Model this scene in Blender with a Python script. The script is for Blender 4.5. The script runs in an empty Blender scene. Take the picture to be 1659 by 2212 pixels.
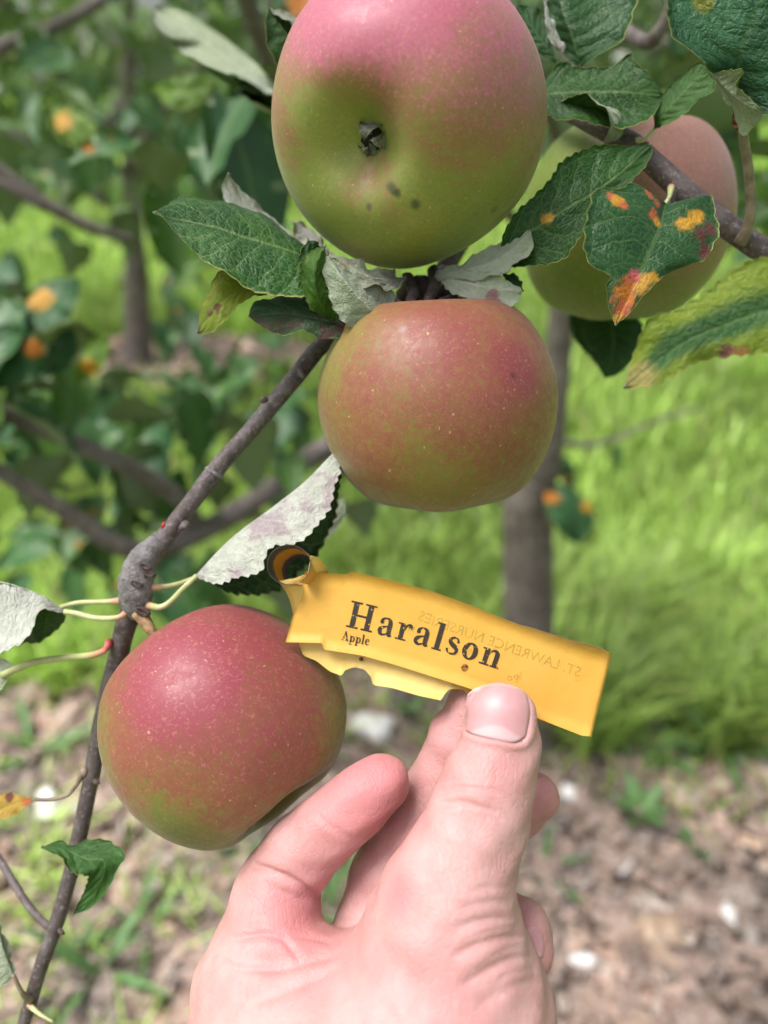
import bpy, math, random
import numpy as np
from mathutils import Vector, Matrix

random.seed(7)
rng = np.random.default_rng(7)
sc = bpy.context.scene
COL = sc.collection

# ------------------------------------------------------------------ camera
F, CX, CY = 1598.0, 829.5, 1106.0          # focal length and centre in pixels of a 1659 x 2212 picture
CAM = Vector((0.0, 0.0, 0.90))
PITCH = math.radians(30.0)
RT = Vector((1, 0, 0))
FW = Vector((0, math.cos(PITCH), -math.sin(PITCH)))
UP = Vector((0, math.sin(PITCH), math.cos(PITCH)))
cam_d = bpy.data.cameras.new('camera')
cam = bpy.data.objects.new('camera', cam_d)
COL.objects.link(cam)
cam.location = CAM
cam.rotation_euler = (math.radians(90) - PITCH, 0, 0)
cam_d.sensor_fit = 'HORIZONTAL'
cam_d.sensor_width = 27.0
cam_d.lens = 27.0 * F / 1659.0
cam_d.clip_start = 0.01
cam_d.clip_end = 300.0
cam_d.dof.use_dof = True
cam_d.dof.focus_distance = 0.176
cam_d.dof.aperture_fstop = 7.2
sc.camera = cam

# ------------------------------------------------------------------ sky, sun, exposure
SUN_EL, SUN_AZ = math.radians(66), math.radians(262)      # azimuth clockwise from +Y
world = bpy.data.worlds.new('World')
sc.world = world
world.use_nodes = True
wn = world.node_tree
for n in list(wn.nodes):
    wn.nodes.remove(n)
wo = wn.nodes.new('ShaderNodeOutputWorld')
bg = wn.nodes.new('ShaderNodeBackground')
sky = wn.nodes.new('ShaderNodeTexSky')
sky.sky_type = 'NISHITA'
sky.sun_disc = False
sky.sun_elevation = SUN_EL
sky.sun_rotation = SUN_AZ
sky.air_density = 1.0
sky.dust_density = 6.0
sky.ozone_density = 1.0
hs = wn.nodes.new('ShaderNodeHueSaturation')
hs.inputs['Saturation'].default_value = 0.32
wn.links.new(sky.outputs[0], hs.inputs['Color'])
wn.links.new(hs.outputs[0], bg.inputs['Color'])
wn.links.new(bg.outputs[0], wo.inputs['Surface'])
bg.inputs['Strength'].default_value = 0.10

sun_d = bpy.data.lights.new('sun', 'SUN')
sun_d.energy = 2.6
sun_d.angle = math.radians(28)
sun_d.color = (1.0, 0.96, 0.9)
sun = bpy.data.objects.new('sun', sun_d)
COL.objects.link(sun)
sdir = Vector((math.sin(SUN_AZ) * math.cos(SUN_EL), math.cos(SUN_AZ) * math.cos(SUN_EL), math.sin(SUN_EL)))
sun.rotation_euler = (-sdir).to_track_quat('-Z', 'Y').to_euler()

vs = sc.view_settings
vs.view_transform = 'Standard'
vs.look = 'None'
vs.exposure = 1.1
vs.gamma = 1.0
vs.use_curve_mapping = False
sc.render.engine = 'CYCLES'
sc.cycles.use_denoising = True
sc.cycles.max_bounces = 8
sc.cycles.transmission_bounces = 4
sc.cycles.sample_clamp_indirect = 6.0


# ------------------------------------------------------------------ geometry helpers
def P(px, py, d):
    px, py, d = float(px), float(py), float(d)
    return CAM + d * (FW + RT * ((px - CX) / F) + UP * ((CY - py) / F))


def PG(px, py, z=0.0):
    r = FW + RT * ((px - CX) / F) + UP * ((CY - py) / F)
    return CAM + r * ((z - CAM.z) / r.z)


def PY(px, py, Y):
    r = FW + RT * ((px - CX) / F) + UP * ((CY - py) / F)
    return CAM + r * (Y / r.y)


def camv(x, y, z):
    """vector given as right, up, towards the camera"""
    return (RT * x + UP * y - FW * z)


def mm(px, d):
    return px * d / F


WL = {}                                       # world location of a thing's root


def setp(o, label=None, cat=None, group=None, kind=None):
    if label: o['label'] = label
    if cat: o['category'] = cat
    if group: o['group'] = group
    if kind: o['kind'] = kind
    return o


def empty(name, loc, label=None, cat=None, group=None):
    o = bpy.data.objects.new(name, None)
    o.empty_display_size = 0.02
    COL.objects.link(o)
    o.location = loc
    WL[o] = Vector(loc)
    return setp(o, label, cat, group)


def mesh_data(name, V, faces, mats, midx=None, uv=None, smooth=True, attrs=None):
    me = bpy.data.meshes.new(name)
    V = np.asarray(V, dtype=np.float64)
    me.from_pydata(V.tolist(), [], [list(map(int, f)) for f in faces])
    for m in (mats if isinstance(mats, (list, tuple)) else [mats]):
        me.materials.append(m)
    if midx is not None:
        me.polygons.foreach_set('material_index', np.asarray(midx, dtype=np.int32))
    if uv is not None:
        uvl = me.uv_layers.new(name='UVMap')
        li = np.zeros(len(me.loops), dtype=np.int32)
        me.loops.foreach_get('vertex_index', li)
        uvl.data.foreach_set('uv', np.asarray(uv, dtype=np.float32)[li].ravel())
    if attrs:
        for k, a in attrs.items():
            a = np.asarray(a, dtype=np.float32)
            if a.ndim == 1:
                at = me.attributes.new(k, 'FLOAT', 'POINT')
                at.data.foreach_set('value', a)
            else:
                at = me.attributes.new(k, 'FLOAT_COLOR', 'POINT')
                at.data.foreach_set('color', np.c_[a, np.ones(len(a))].astype(np.float32).ravel())
    if smooth:
        me.polygons.foreach_set('use_smooth', np.ones(len(me.polygons), dtype=bool))
    me.update()
    return me


def mobj(name, V, faces, mats, parent=None, origin=None, **kw):
    """mesh object from world-space vertices"""
    V = np.asarray(V, dtype=np.float64)
    if parent is not None:
        o0 = WL[parent]
    else:
        o0 = Vector(origin) if origin is not None else Vector(V.mean(axis=0))
    me = mesh_data(name, V - np.array(o0), faces, mats, **kw)
    o = bpy.data.objects.new(name, me)
    COL.objects.link(o)
    if parent is not None:
        o.parent = parent
    else:
        o.location = o0
    WL[o] = Vector(o0)
    return o


def catmull(pts, n, sharp=None):
    """smooth resampling of a polyline, evenly by length, to n + 1 points"""
    p = np.asarray([list(q) for q in pts], dtype=float)
    if len(p) == 2:
        t = np.linspace(0, 1, n + 1)[:, None]
        return p[0] * (1 - t) + p[1] * t
    e = np.vstack([2 * p[0] - p[1], p, 2 * p[-1] - p[-2]])
    out = []
    K = 12
    for i in range(1, len(e) - 2):
        a, b, c, d = e[i - 1], e[i], e[i + 1], e[i + 2]
        for k in range(K):
            t = k / K
            out.append(0.5 * ((2 * b) + (-a + c) * t + (2 * a - 5 * b + 4 * c - d) * t ** 2 + (-a + 3 * b - 3 * c + d) * t ** 3))
    out.append(e[-2])
    out = np.array(out)
    L = np.r_[0, np.cumsum(np.linalg.norm(np.diff(out[:, :3], axis=0), axis=1))]
    L /= L[-1]
    s = np.linspace(0, 1, n + 1)
    return np.stack([np.interp(s, L, out[:, k]) for k in range(out.shape[1])], axis=1)


def tube_geo(pts, seg=10, n=None, rough=0.0, seed=0, cap=True):
    """pts: (Vector, radius). returns V, faces, uv"""
    q = [list(v) + [r] for v, r in pts]
    n = n or max(6, len(q) * 4)
    c = catmull(q, n)
    r_ = np.random.default_rng(seed)
    V, UV, Fc = [], [], []
    pts3, rad = c[:, :3], np.maximum(c[:, 3], 1e-5)
    T = np.gradient(pts3, axis=0)
    T /= np.linalg.norm(T, axis=1)[:, None] + 1e-12
    ref = np.array([0.3, 0.9, 0.2])
    ph = r_.uniform(0, 6.28, 6)
    for i in range(n + 1):
        s = np.cross(T[i], ref); s /= np.linalg.norm(s)
        b = np.cross(T[i], s)
        for k in range(seg):
            a = 2 * math.pi * k / seg
            rr = rad[i] * (1 + rough * (math.sin(3 * a + i * 0.9 + ph[0]) * 0.4 + math.sin(2 * a - i * 1.7 + ph[1]) * 0.4 + r_.normal() * 0.35))
            V.append(pts3[i] + rr * (math.cos(a) * s + math.sin(a) * b))
            UV.append((i / n, k / seg))
    for i in range(n):
        for k in range(seg):
            k2 = (k + 1) % seg
            Fc.append((i * seg + k, i * seg + k2, (i + 1) * seg + k2, (i + 1) * seg + k))
    if cap:
        Fc.append(tuple(range(seg - 1, -1, -1)))
        Fc.append(tuple(n * seg + k for k in range(seg)))
    return np.array(V), Fc, np.array(UV)


def tube(name, pts, mat, parent=None, **kw):
    V, Fc, UV = tube_geo(pts, **kw)
    return mobj(name, V, Fc, mat, parent=parent, uv=UV)


# ------------------------------------------------------------------ material helpers
class NT:
    def __init__(self, name):
        self.m = bpy.data.materials.new(name)
        self.m.use_nodes = True
        self.t = self.m.node_tree
        for n in list(self.t.nodes):
            self.t.nodes.remove(n)
        self.out = self.t.nodes.new('ShaderNodeOutputMaterial')

    def n(self, ty, ins=None, **props):
        nd = self.t.nodes.new('ShaderNode' + ty)
        for k, v in props.items():
            setattr(nd, k, v)
        for k, v in (ins or {}).items():
            self.put(nd.inputs[k], v)
        return nd

    def put(self, s, v):
        if isinstance(v, bpy.types.NodeSocket):
            self.t.links.new(v, s)
        else:
            if hasattr(s.default_value, '__len__') and not isinstance(v, str):
                v = tuple(v)
                if len(s.default_value) == 4 and len(v) == 3:
                    v = v + (1.0,)
            s.default_value = v

    def math(self, op, a, b=None, c=None, clamp=False):
        nd = self.t.nodes.new('ShaderNodeMath')
        nd.operation = op
        nd.use_clamp = clamp
        self.put(nd.inputs[0], a)
        if b is not None: self.put(nd.inputs[1], b)
        if c is not None: self.put(nd.inputs[2], c)
        return nd.outputs[0]

    def vmath(self, op, a, b=None, out=0):
        nd = self.t.nodes.new('ShaderNodeVectorMath')
        nd.operation = op
        self.put(nd.inputs[0], a)
        if b is not None: self.put(nd.inputs[1], b)
        return nd.outputs[out]

    def ramp(self, x, lo, hi, a=0.0, b=1.0):
        nd = self.t.nodes.new('ShaderNodeMapRange')
        nd.interpolation_type = 'SMOOTHSTEP'
        self.put(nd.inputs[0], x)
        self.put(nd.inputs[1], lo); self.put(nd.inputs[2], hi)
        self.put(nd.inputs[3], a); self.put(nd.inputs[4], b)
        return nd.outputs[0]

    def mix(self, f, a, b, blend='MIX'):
        nd = self.t.nodes.new('ShaderNodeMix')
        nd.data_type = 'RGBA'
        nd.blend_type = blend
        self.put(nd.inputs[0], f)
        self.put(nd.inputs[6], a)
        self.put(nd.inputs[7], b)
        return nd.outputs[2]

    def noise(self, vec, scale, detail=3.0, rough=0.55, dist=0.0):
        nd = self.n('TexNoise', {'Vector': vec, 'Scale': scale, 'Detail': detail, 'Roughness': rough, 'Distortion': dist})
        return nd.outputs[0]

    def voro(self, vec, scale, feature='F1', rnd=1.0):
        nd = self.n('TexVoronoi', {'Vector': vec, 'Scale': scale, 'Randomness': rnd}, feature=feature)
        return nd.outputs[0]

    def bump(self, h, strength, dist, normal=None):
        nd = self.n('Bump', {'Height': h, 'Strength': strength, 'Distance': dist})
        if normal is not None:
            self.put(nd.inputs['Normal'], normal)
        return nd.outputs[0]

    def objco(self):
        return self.n('TexCoord').outputs['Object']

    def uv(self):
        return self.n('TexCoord').outputs['UV']

    def attr(self, name, out='Color'):
        return self.n('Attribute', attribute_name=name).outputs[out]

    def bsdf(self, color, rough=0.5, normal=None, **ins):
        d = {'Base Color': color, 'Roughness': rough}
        d.update({k.replace('_', ' '): v for k, v in ins.items()})
        nd = self.n('BsdfPrincipled', d)
        if normal is not None:
            self.put(nd.inputs['Normal'], normal)
        return nd.outputs[0]

    def finish(self, sh):
        self.t.links.new(sh, self.out.inputs['Surface'])
        return self.m


def lin(r, g, b):
    f = lambda c: (c / 255 / 12.92) if c / 255 <= 0.04045 else ((c / 255 + 0.055) / 1.055) ** 2.4
    return (f(r), f(g), f(b))


def mat_bark(name, c1, c2, c3, scale, bumpd, rough=0.85):
    n = NT(name)
    co = n.objco()
    a = n.noise(co, scale, 5, 0.65)
    b = n.noise(co, scale * 4.3, 4, 0.6)
    col = n.mix(n.ramp(a, 0.35, 0.65), c1, c2)
    col = n.mix(n.ramp(b, 0.52, 0.7, 0, 0.75), col, c3)
    h = n.math('ADD', a, n.math('MULTIPLY', b, 0.5))
    return n.finish(n.bsdf(col, rough, n.bump(h, 0.9, bumpd), Specular_IOR_Level=0.35))


M_TWIG = mat_bark('twig_bark', (0.075, 0.055, 0.055), (0.125, 0.10, 0.105), (0.24, 0.21, 0.22), 190, 0.0006, 0.55)
M_KNOB = mat_bark('spur_bark', (0.13, 0.12, 0.125), (0.24, 0.225, 0.235), (0.085, 0.05, 0.035), 170, 0.0018, 0.7)
M_DARKTWIG = mat_bark('old_spur_bark', (0.045, 0.03, 0.028), (0.09, 0.065, 0.06), (0.13, 0.1, 0.1), 200, 0.0006)
M_LIMB = mat_bark('limb_bark', (0.10, 0.08, 0.075), (0.17, 0.145, 0.14), (0.26, 0.24, 0.23), 45, 0.003)
M_TRUNK = mat_bark('trunk_bark', (0.11, 0.09, 0.08), (0.18, 0.155, 0.14), (0.28, 0.26, 0.24), 26, 0.004)


def mat_petiole(name, c1, c2, c3=None):
    n = NT(name)
    u = n.n('SeparateXYZ', {0: n.uv()}).outputs[0]
    a = n.noise(n.objco(), 300, 3)
    col = n.mix(n.ramp(a, 0.3, 0.7), c1, c2)
    if c3:
        col = n.mix(n.ramp(u, 0.28, 0.02), col, c3)
    return n.finish(n.bsdf(col, 0.6, n.bump(a, 0.5, 0.0002), Subsurface_Weight=0.1, Subsurface_Scale=0.001))


M_PET = mat_petiole('petiole_green', (0.36, 0.40, 0.16), (0.52, 0.53, 0.30), (0.45, 0.25, 0.16))
M_PETRED = mat_petiole('petiole_reddish', (0.40, 0.44, 0.17), (0.52, 0.52, 0.27), (0.50, 0.10, 0.10))
M_PETBROWN = mat_petiole('petiole_brown', (0.15, 0.11, 0.08), (0.28, 0.22, 0.16))


# ------------------------------------------------------------------ leaf materials
def vein_nodes(n, retic=1.0, lat=8.0):
    """returns (vein mask, relief height, u, |v|)"""
    uvn = n.uv()
    sep = n.n('SeparateXYZ', {0: uvn})
    u, v = sep.outputs[0], sep.outputs[1]
    sv = n.math('MULTIPLY_ADD', v, 2.0, -1.0)
    av = n.math('ABSOLUTE', sv)
    wob = n.math('MULTIPLY', n.math('SUBTRACT', n.noise(uvn, 5.0, 2), 0.5), 0.08)
    ph = n.math('ADD', n.math('SUBTRACT', u, n.math('MULTIPLY', n.math('POWER', av, 1.25), 0.23)), wob)
    side = n.math('MULTIPLY', n.math('GREATER_THAN', sv, 0.0), 0.45)
    fr = n.math('FRACT', n.math('ADD', n.math('MULTIPLY', ph, lat), side))
    dl = n.math('ABSOLUTE', n.math('SUBTRACT', fr, 0.5))            # 0 on the lateral vein
    latm = n.ramp(dl, 0.055, 0.012)
    midm = n.ramp(av, 0.05, 0.018)
    sc_ = n.vmath('MULTIPLY', uvn, (27, 19, 1))
    dd = n.vmath('ADD', sc_, n.vmath('MULTIPLY', n.n('TexNoise', {'Vector': uvn, 'Scale': 14.0, 'Detail': 2.0}).outputs[1], (1.2, 1.2, 0)))
    ve = n.voro(dd, 1.0, 'DISTANCE_TO_EDGE')
    sc2 = n.vmath('MULTIPLY', uvn, (66, 46, 1))
    ve2 = n.voro(sc2, 1.0, 'DISTANCE_TO_EDGE')
    retm = n.math('MULTIPLY', n.ramp(ve, 0.055, 0.012), 0.7 * retic)
    ret2 = n.math('MULTIPLY', n.ramp(ve2, 0.08, 0.02), 0.22 * retic)
    mask = n.math('MAXIMUM', n.math('MAXIMUM', n.math('MULTIPLY', latm, 0.8), midm), n.math('MAXIMUM', retm, ret2))
    h = n.math('ADD', n.math('MULTIPLY', n.ramp(ve, 0.0, 0.3), 0.8), n.math('MULTIPLY', n.ramp(dl, 0.0, 0.3), 0.9))
    h = n.math('ADD', h, n.math('MULTIPLY', n.ramp(ve2, 0, 0.25), 0.25))
    h = n.math('ADD', h, n.math('MULTIPLY', n.ramp(av, 0.0, 0.12), 1.0))
    return mask, h, u, av


def add_spots(n, col, spots, origin):
    """spots: (world centre, radius m, colour). stains with their own outline"""
    co = n.objco()
    for i, (c, r, colr) in enumerate(spots):
        lc = Vector(c) - Vector(origin)
        dist = n.vmath('LENGTH', n.vmath('SUBTRACT', co, tuple(lc)), out=1)
        nz = n.math('MULTIPLY', n.math('SUBTRACT', n.noise(co, 0.9 / r, 4, 0.7), 0.5), r * 1.5)
        m = n.ramp(n.math('ADD', dist, nz), r * 1.45, r * 0.65, 0, 0.92)
        fleck = n.noise(co, 2.6 / r, 3, 0.7)
        c2 = n.mix(n.ramp(fleck, 0.45, 0.65), colr, tuple(min(1, x * 1.2 + 0.02) for x in colr))
        c2 = n.mix(n.ramp(fleck, 0.4, 0.3, 0, 0.7), c2, (0.10, 0.035, 0.03))
        col = n.mix(m, col, c2)
    return col


def mat_leaf_top(name, c1, c2, vein, origin=(0, 0, 0), spots=(), mottle=None, margin=None, transl=0.28, tcol=None,
                 rough=0.40, relief=1.0, veinamt=0.45, retic=1.0, mottle_lo=0.52):
    n = NT(name)
    mask, h, u, av = vein_nodes(n, retic)
    co = n.objco()
    nz = n.noise(co, 90, 4, 0.6)
    col = n.mix(n.ramp(nz, 0.35, 0.65), c1, c2)
    if margin:
        mg = n.ramp(n.math('ADD', av, n.math('MULTIPLY', n.math('SUBTRACT', n.noise(co, 60, 3), 0.5), margin[2])), margin[0], margin[1])
        col = n.mix(mg, col, margin[3])
    col = n.mix(n.math('MULTIPLY', mask, veinamt), col, vein)
    # thin pale rim of the blade
    col = n.mix(n.ramp(av, 0.965, 0.995, 0, 0.7), col, (0.45, 0.46, 0.16))
    if mottle:
        mm_ = n.ramp(n.noise(co, 170, 5, 0.7), mottle_lo, mottle_lo + 0.1)
        big = n.ramp(n.noise(co, 38, 2), 0.42, 0.58)
        col = n.mix(n.math('MULTIPLY', mm_, big), col, mottle)
    if spots:
        col = add_spots(n, col, spots, origin)
    nrm = n.bump(h, 0.42 * relief, 0.00042)
    nrm = n.bump(n.noise(co, 1400, 2), 0.25, 0.0002, nrm)
    s1 = n.bsdf(col, rough, nrm, Specular_IOR_Level=0.26)
    tc = n.mix(0.55, col, tcol or (0.22, 0.40, 0.03))
    s2 = n.n('BsdfTranslucent', {'Color': tc}).outputs[0]
    mx = n.n('MixShader', {0: transl, 1: s1, 2: s2})
    return n.finish(mx.outputs[0])


def mat_leaf_under(name, c1, c2, mottle=None, origin=(0, 0, 0), spots=(), amt=1.0, veinc=(0.62, 0.64, 0.52)):
    n = NT(name)
    mask, h, u, av = vein_nodes(n)
    co = n.objco()
    nz = n.noise(co, 260, 5, 0.7)
    col = n.mix(n.ramp(nz, 0.3, 0.7), c1, c2)
    if mottle:
        sp = n.voro(co, 420, 'F1')
        bl = n.ramp(n.math('ADD', n.noise(co, 55, 3, 0.6), n.math('MULTIPLY', n.noise(co, 420, 4, 0.7), 0.35)), 0.69, 0.80)
        col = n.mix(n.math('MULTIPLY', bl, 0.75 * amt), col, mottle)
        col = n.mix(n.math('MULTIPLY', n.ramp(n.noise(co, 900, 2), 0.58, 0.68), 0.25 * amt), col, mottle)
    col = n.mix(n.math('MULTIPLY', mask, 0.45), col, veinc)
    if spots:
        col = add_spots(n, col, spots, origin)
    nrm = n.bump(n.math('SUBTRACT', 1.0, h), 0.6, 0.0004)
    nrm = n.bump(nz, 0.4, 0.0002, nrm)
    s1 = n.bsdf(col, 0.85, nrm, Specular_IOR_Level=0.25, Sheen_Weight=0.25, Sheen_Roughness=0.6)
    s2 = n.n('BsdfTranslucent', {'Color': n.mix(0.5, col, (0.25, 0.40, 0.05))}).outputs[0]
    mx = n.n('MixShader', {0: 0.2, 1: s1, 2: s2})
    return n.finish(mx.outputs[0])


GREEN_D = ((0.010, 0.052, 0.014), (0.022, 0.085, 0.017))
GREEN_B = ((0.016, 0.068, 0.024), (0.032, 0.102, 0.034))
GREEN_Y = ((0.07, 0.17, 0.015), (0.14, 0.24, 0.02))
VEIN = (0.22, 0.33, 0.12)
UND = ((0.21, 0.27, 0.17), (0.34, 0.39, 0.28))
UNDM = ((0.40, 0.42, 0.37), (0.55, 0.57, 0.51))
MAUVE = (0.30, 0.20, 0.26)
ORANGE = (0.55, 0.17, 0.02)
YORANGE = (0.56, 0.28, 0.03)
REDOR = (0.52, 0.12, 0.05)
MAROON = (0.13, 0.03, 0.035)


# ------------------------------------------------------------------ leaf builder: three rails from stalk to tip
def leaf_geo(mid, L, R, n=56, m=7, serr=0.00055, teeth=None, bulge=0.10, thick=0.00028, show='top', wave=0.0006, seed=0, half='L', fine=True):
    r_ = np.random.default_rng(seed + 11)
    c, l, r = catmull(mid, n), catmull(L, n), catmull(R, n)
    for e in (l, r):
        e[0] = c[0] + (e[0] - c[0]) * 0.15
        e[-1] = c[-1]
    u = np.linspace(0, 1, n + 1)
    ln = np.linalg.norm(np.diff(c, axis=0), axis=1).sum()
    teeth = teeth or max(10, int(ln / 0.0026))
    jit = r_.uniform(-0.25, 0.25, teeth + 3)
    amp = r_.uniform(0.6, 1.3, teeth + 3)
    grid = np.zeros((n + 1, 2 * m + 1, 3))
    side = np.linspace(0, 1, m + 1)
    ph = r_.uniform(0, 6.28, 8)
    for s_i, e in ((0, l), (1, r)):
        out = e - c
        w = np.linalg.norm(out, axis=1)[:, None] + 1e-9
        od = out / w
        x = u * teeth + s_i * 0.37
        k = np.floor(x).astype(int)
        fr = np.clip(x - k + jit[k] * 0.3, 0, 1)
        saw = (np.where(fr < 0.7, fr / 0.7, (1 - fr) / 0.3)) * amp[k]
        env = np.clip(w[:, 0] / 0.003, 0, 1) * np.sin(np.pi * np.clip(u, 0.001, 0.999)) ** 0.3
        e2 = e + od * (serr * (saw * env - 0.3))[:, None]
        tg = np.gradient(c, axis=0)
        nn = np.cross(tg, od)
        nn /= np.linalg.norm(nn, axis=1)[:, None] + 1e-12
        if s_i == 0:
            nn = -nn
        for j, t in enumerate(side):
            p = c * (1 - t) + e2 * t
            b = bulge * w[:, 0] * math.sin(math.pi * t)
            wv = wave * t * t * (np.sin(u * 17 + ph[s_i]) * 0.7 + np.sin(u * 31 + ph[2 + s_i]) * 0.5)
            pk = 0.00022 * np.sin(math.pi * min(1, t * 1.3)) * np.sin((u - 0.23 * t) * 2 * np.pi * 8 + s_i * 2.8) if fine else 0
            p = p + nn * (b + wv + pk)[:, None]
            grid[:, (m - j) if s_i == 0 else (m + j)] = p
    du = np.gradient(grid, axis=0)
    dv = np.gradient(grid, axis=1)
    N_ = np.cross(dv, du)
    N_ /= np.linalg.norm(N_, axis=2)[:, :, None] + 1e-12
    reg = slice(1, m) if half == 'L' else slice(m + 1, 2 * m)
    view = np.array(CAM) - grid[:, reg]
    view /= np.linalg.norm(view, axis=2)[:, :, None]
    facing = (N_[2:-2, reg] * view[2:-2]).sum(axis=2).mean()
    flip = (facing < 0) if show == 'top' else (facing > 0)
    if flip:
        N_ = -N_
    W = 2 * m + 1
    top = grid.reshape(-1, 3)
    tk = np.ones((n + 1, W)) * thick
    tk[:, 0] *= 0.4; tk[:, -1] *= 0.4
    bot = (grid - N_ * tk[:, :, None]).reshape(-1, 3)
    uu, vv = np.meshgrid(u, np.linspace(0, 1, W), indexing='ij')
    UV = np.stack([uu.ravel(), vv.ravel()], axis=1)
    nt = len(top)
    Fc, mi = [], []
    for i in range(n):
        for j in range(W - 1):
            a, b, c_, d = i * W + j, i * W + j + 1, (i + 1) * W + j + 1, (i + 1) * W + j
            q = (a, b, c_, d) if not flip else (a, d, c_, b)
            Fc.append(q); mi.append(0)
            Fc.append(tuple(x + nt for x in reversed(q))); mi.append(1)
    rim = [i * W for i in range(n + 1)] + [n * W + j for j in range(1, W)] + [i * W + W - 1 for i in range(n - 1, -1, -1)] + [j for j in range(W - 2, 0, -1)]
    for i in range(len(rim)):
        a, b = rim[i], rim[(i + 1) % len(rim)]
        q = (a, b, b + nt, a + nt)
        Fc.append(q if flip else tuple(reversed(q))); mi.append(0)
    return np.vstack([top, bot]), Fc, mi, np.vstack([UV, UV])


def leaf(parent, mid, L, R, top, under, name='leaf', **kw):
    toP = lambda q: [P(*x) for x in q]
    V, Fc, mi, UV = leaf_geo(toP(mid), toP(L), toP(R), **kw)
    return mobj(name, V, Fc, [top, under], parent=parent, midx=mi, uv=UV)


def petiole(par_leaf, pts, mat, r0=5.0, r1=4.0):
    """pts px,py,d from the twig to the blade; radii in picture pixels"""
    k = len(pts)
    q = [(P(*p), mm(r0 + (r1 - r0) * i / (k - 1) + (3.0 if i == 0 else 0), p[2])) for i, p in enumerate(pts)]
    return tube('petiole', q, mat, parent=par_leaf, seg=10, n=22)

# ================================================================== SETTING
def fnoise(x, y, s=1.0, seed=0):
    return (np.sin(x * 3.1 * s + 1.7 + seed) * np.cos(y * 2.7 * s - 0.6 + seed * 2) + 0.6 * np.sin(x * 7.3 * s + y * 5.1 * s + seed) + 0.35 * np.sin(x * 15.1 * s - y * 13.7 * s + seed * 3))


n = NT('lawn_soil')
co = n.objco()
a = n.noise(co, 3.0, 5, 0.6); b = n.noise(co, 40.0, 4, 0.7)
c = n.mix(n.ramp(a, 0.35, 0.65), (0.11, 0.22, 0.02), (0.18, 0.32, 0.03))
c = n.mix(n.ramp(b, 0.45, 0.7), c, (0.24, 0.40, 0.05))
M_LAWN = n.finish(n.bsdf(c, 0.9, n.bump(b, 1.0, 0.03), Specular_IOR_Level=0.2))

n = NT('mulch_soil')
co = n.objco()
a = n.noise(co, 9.0, 5, 0.65); b = n.noise(co, 80.0, 5, 0.7)
c = n.mix(n.ramp(a, 0.35, 0.65), (0.06, 0.042, 0.033), (0.14, 0.10, 0.08))
c = n.mix(n.ramp(b, 0.5, 0.7), c, (0.24, 0.18, 0.15))
M_MULCH = n.finish(n.bsdf(c, 0.95, n.bump(b, 1.0, 0.01)))

S = 150.0
ground = mobj('ground', [(-S, -S, 0), (S, -S, 0), (S, S, 0), (-S, S, 0)], [(0, 1, 2, 3)], M_LAWN, origin=(0, 0, 0), smooth=False)
setp(ground, kind='structure')


def bed_edge(X):
    return 1.0 - 0.13 * np.clip(X, 0, 0.6) / 0.4 + 0.05 * fnoise(np.asarray(X) * 2.0, 0.3) + 0.02 * np.sin(np.asarray(X) * 61.0)


def bed_sheet(name, outline, z):
    V = [(x, y, z) for x, y in outline]
    cx, cy = np.mean([p[0] for p in outline]), np.mean([p[1] for p in outline])
    V.append((cx, cy, z))
    k = len(outline)
    return setp(mobj(name, V, [(i, (i + 1) % k, k) for i in range(k)], M_MULCH, origin=(cx, cy, 0), smooth=False), kind='structure')


xs = np.linspace(-1.6, 1.5, 150)
bed_sheet('mulch_bed', [(x, -0.8) for x in xs[::12]] + [(x, float(bed_edge(x))) for x in xs[::-1]], 0.004)
tb2 = PG(300, 785)
ang = np.linspace(0, 2 * math.pi, 40, endpoint=False)
bed_sheet('mulch_ring', [(tb2.x + 0.12 + 0.62 * math.cos(a_) * (1 + 0.1 * math.sin(3 * a_)), tb2.y + 0.36 * math.sin(a_) * (1 + 0.1 * math.cos(2 * a_))) for a_ in ang], 0.004)

# ---- wood chips and litter (uncountable)
n = NT('wood_chips')
co = n.objco()
c = n.attr('tint')
g = n.noise(n.vmath('MULTIPLY', co, (1, 1, 1)), 160, 4, 0.6)
c = n.mix(n.ramp(g, 0.35, 0.7), c, n.mix(0.5, c, (0.55, 0.47, 0.42)))
M_CHIP = n.finish(n.bsdf(c, 0.9, n.bump(g, 0.8, 0.002)))


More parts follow.
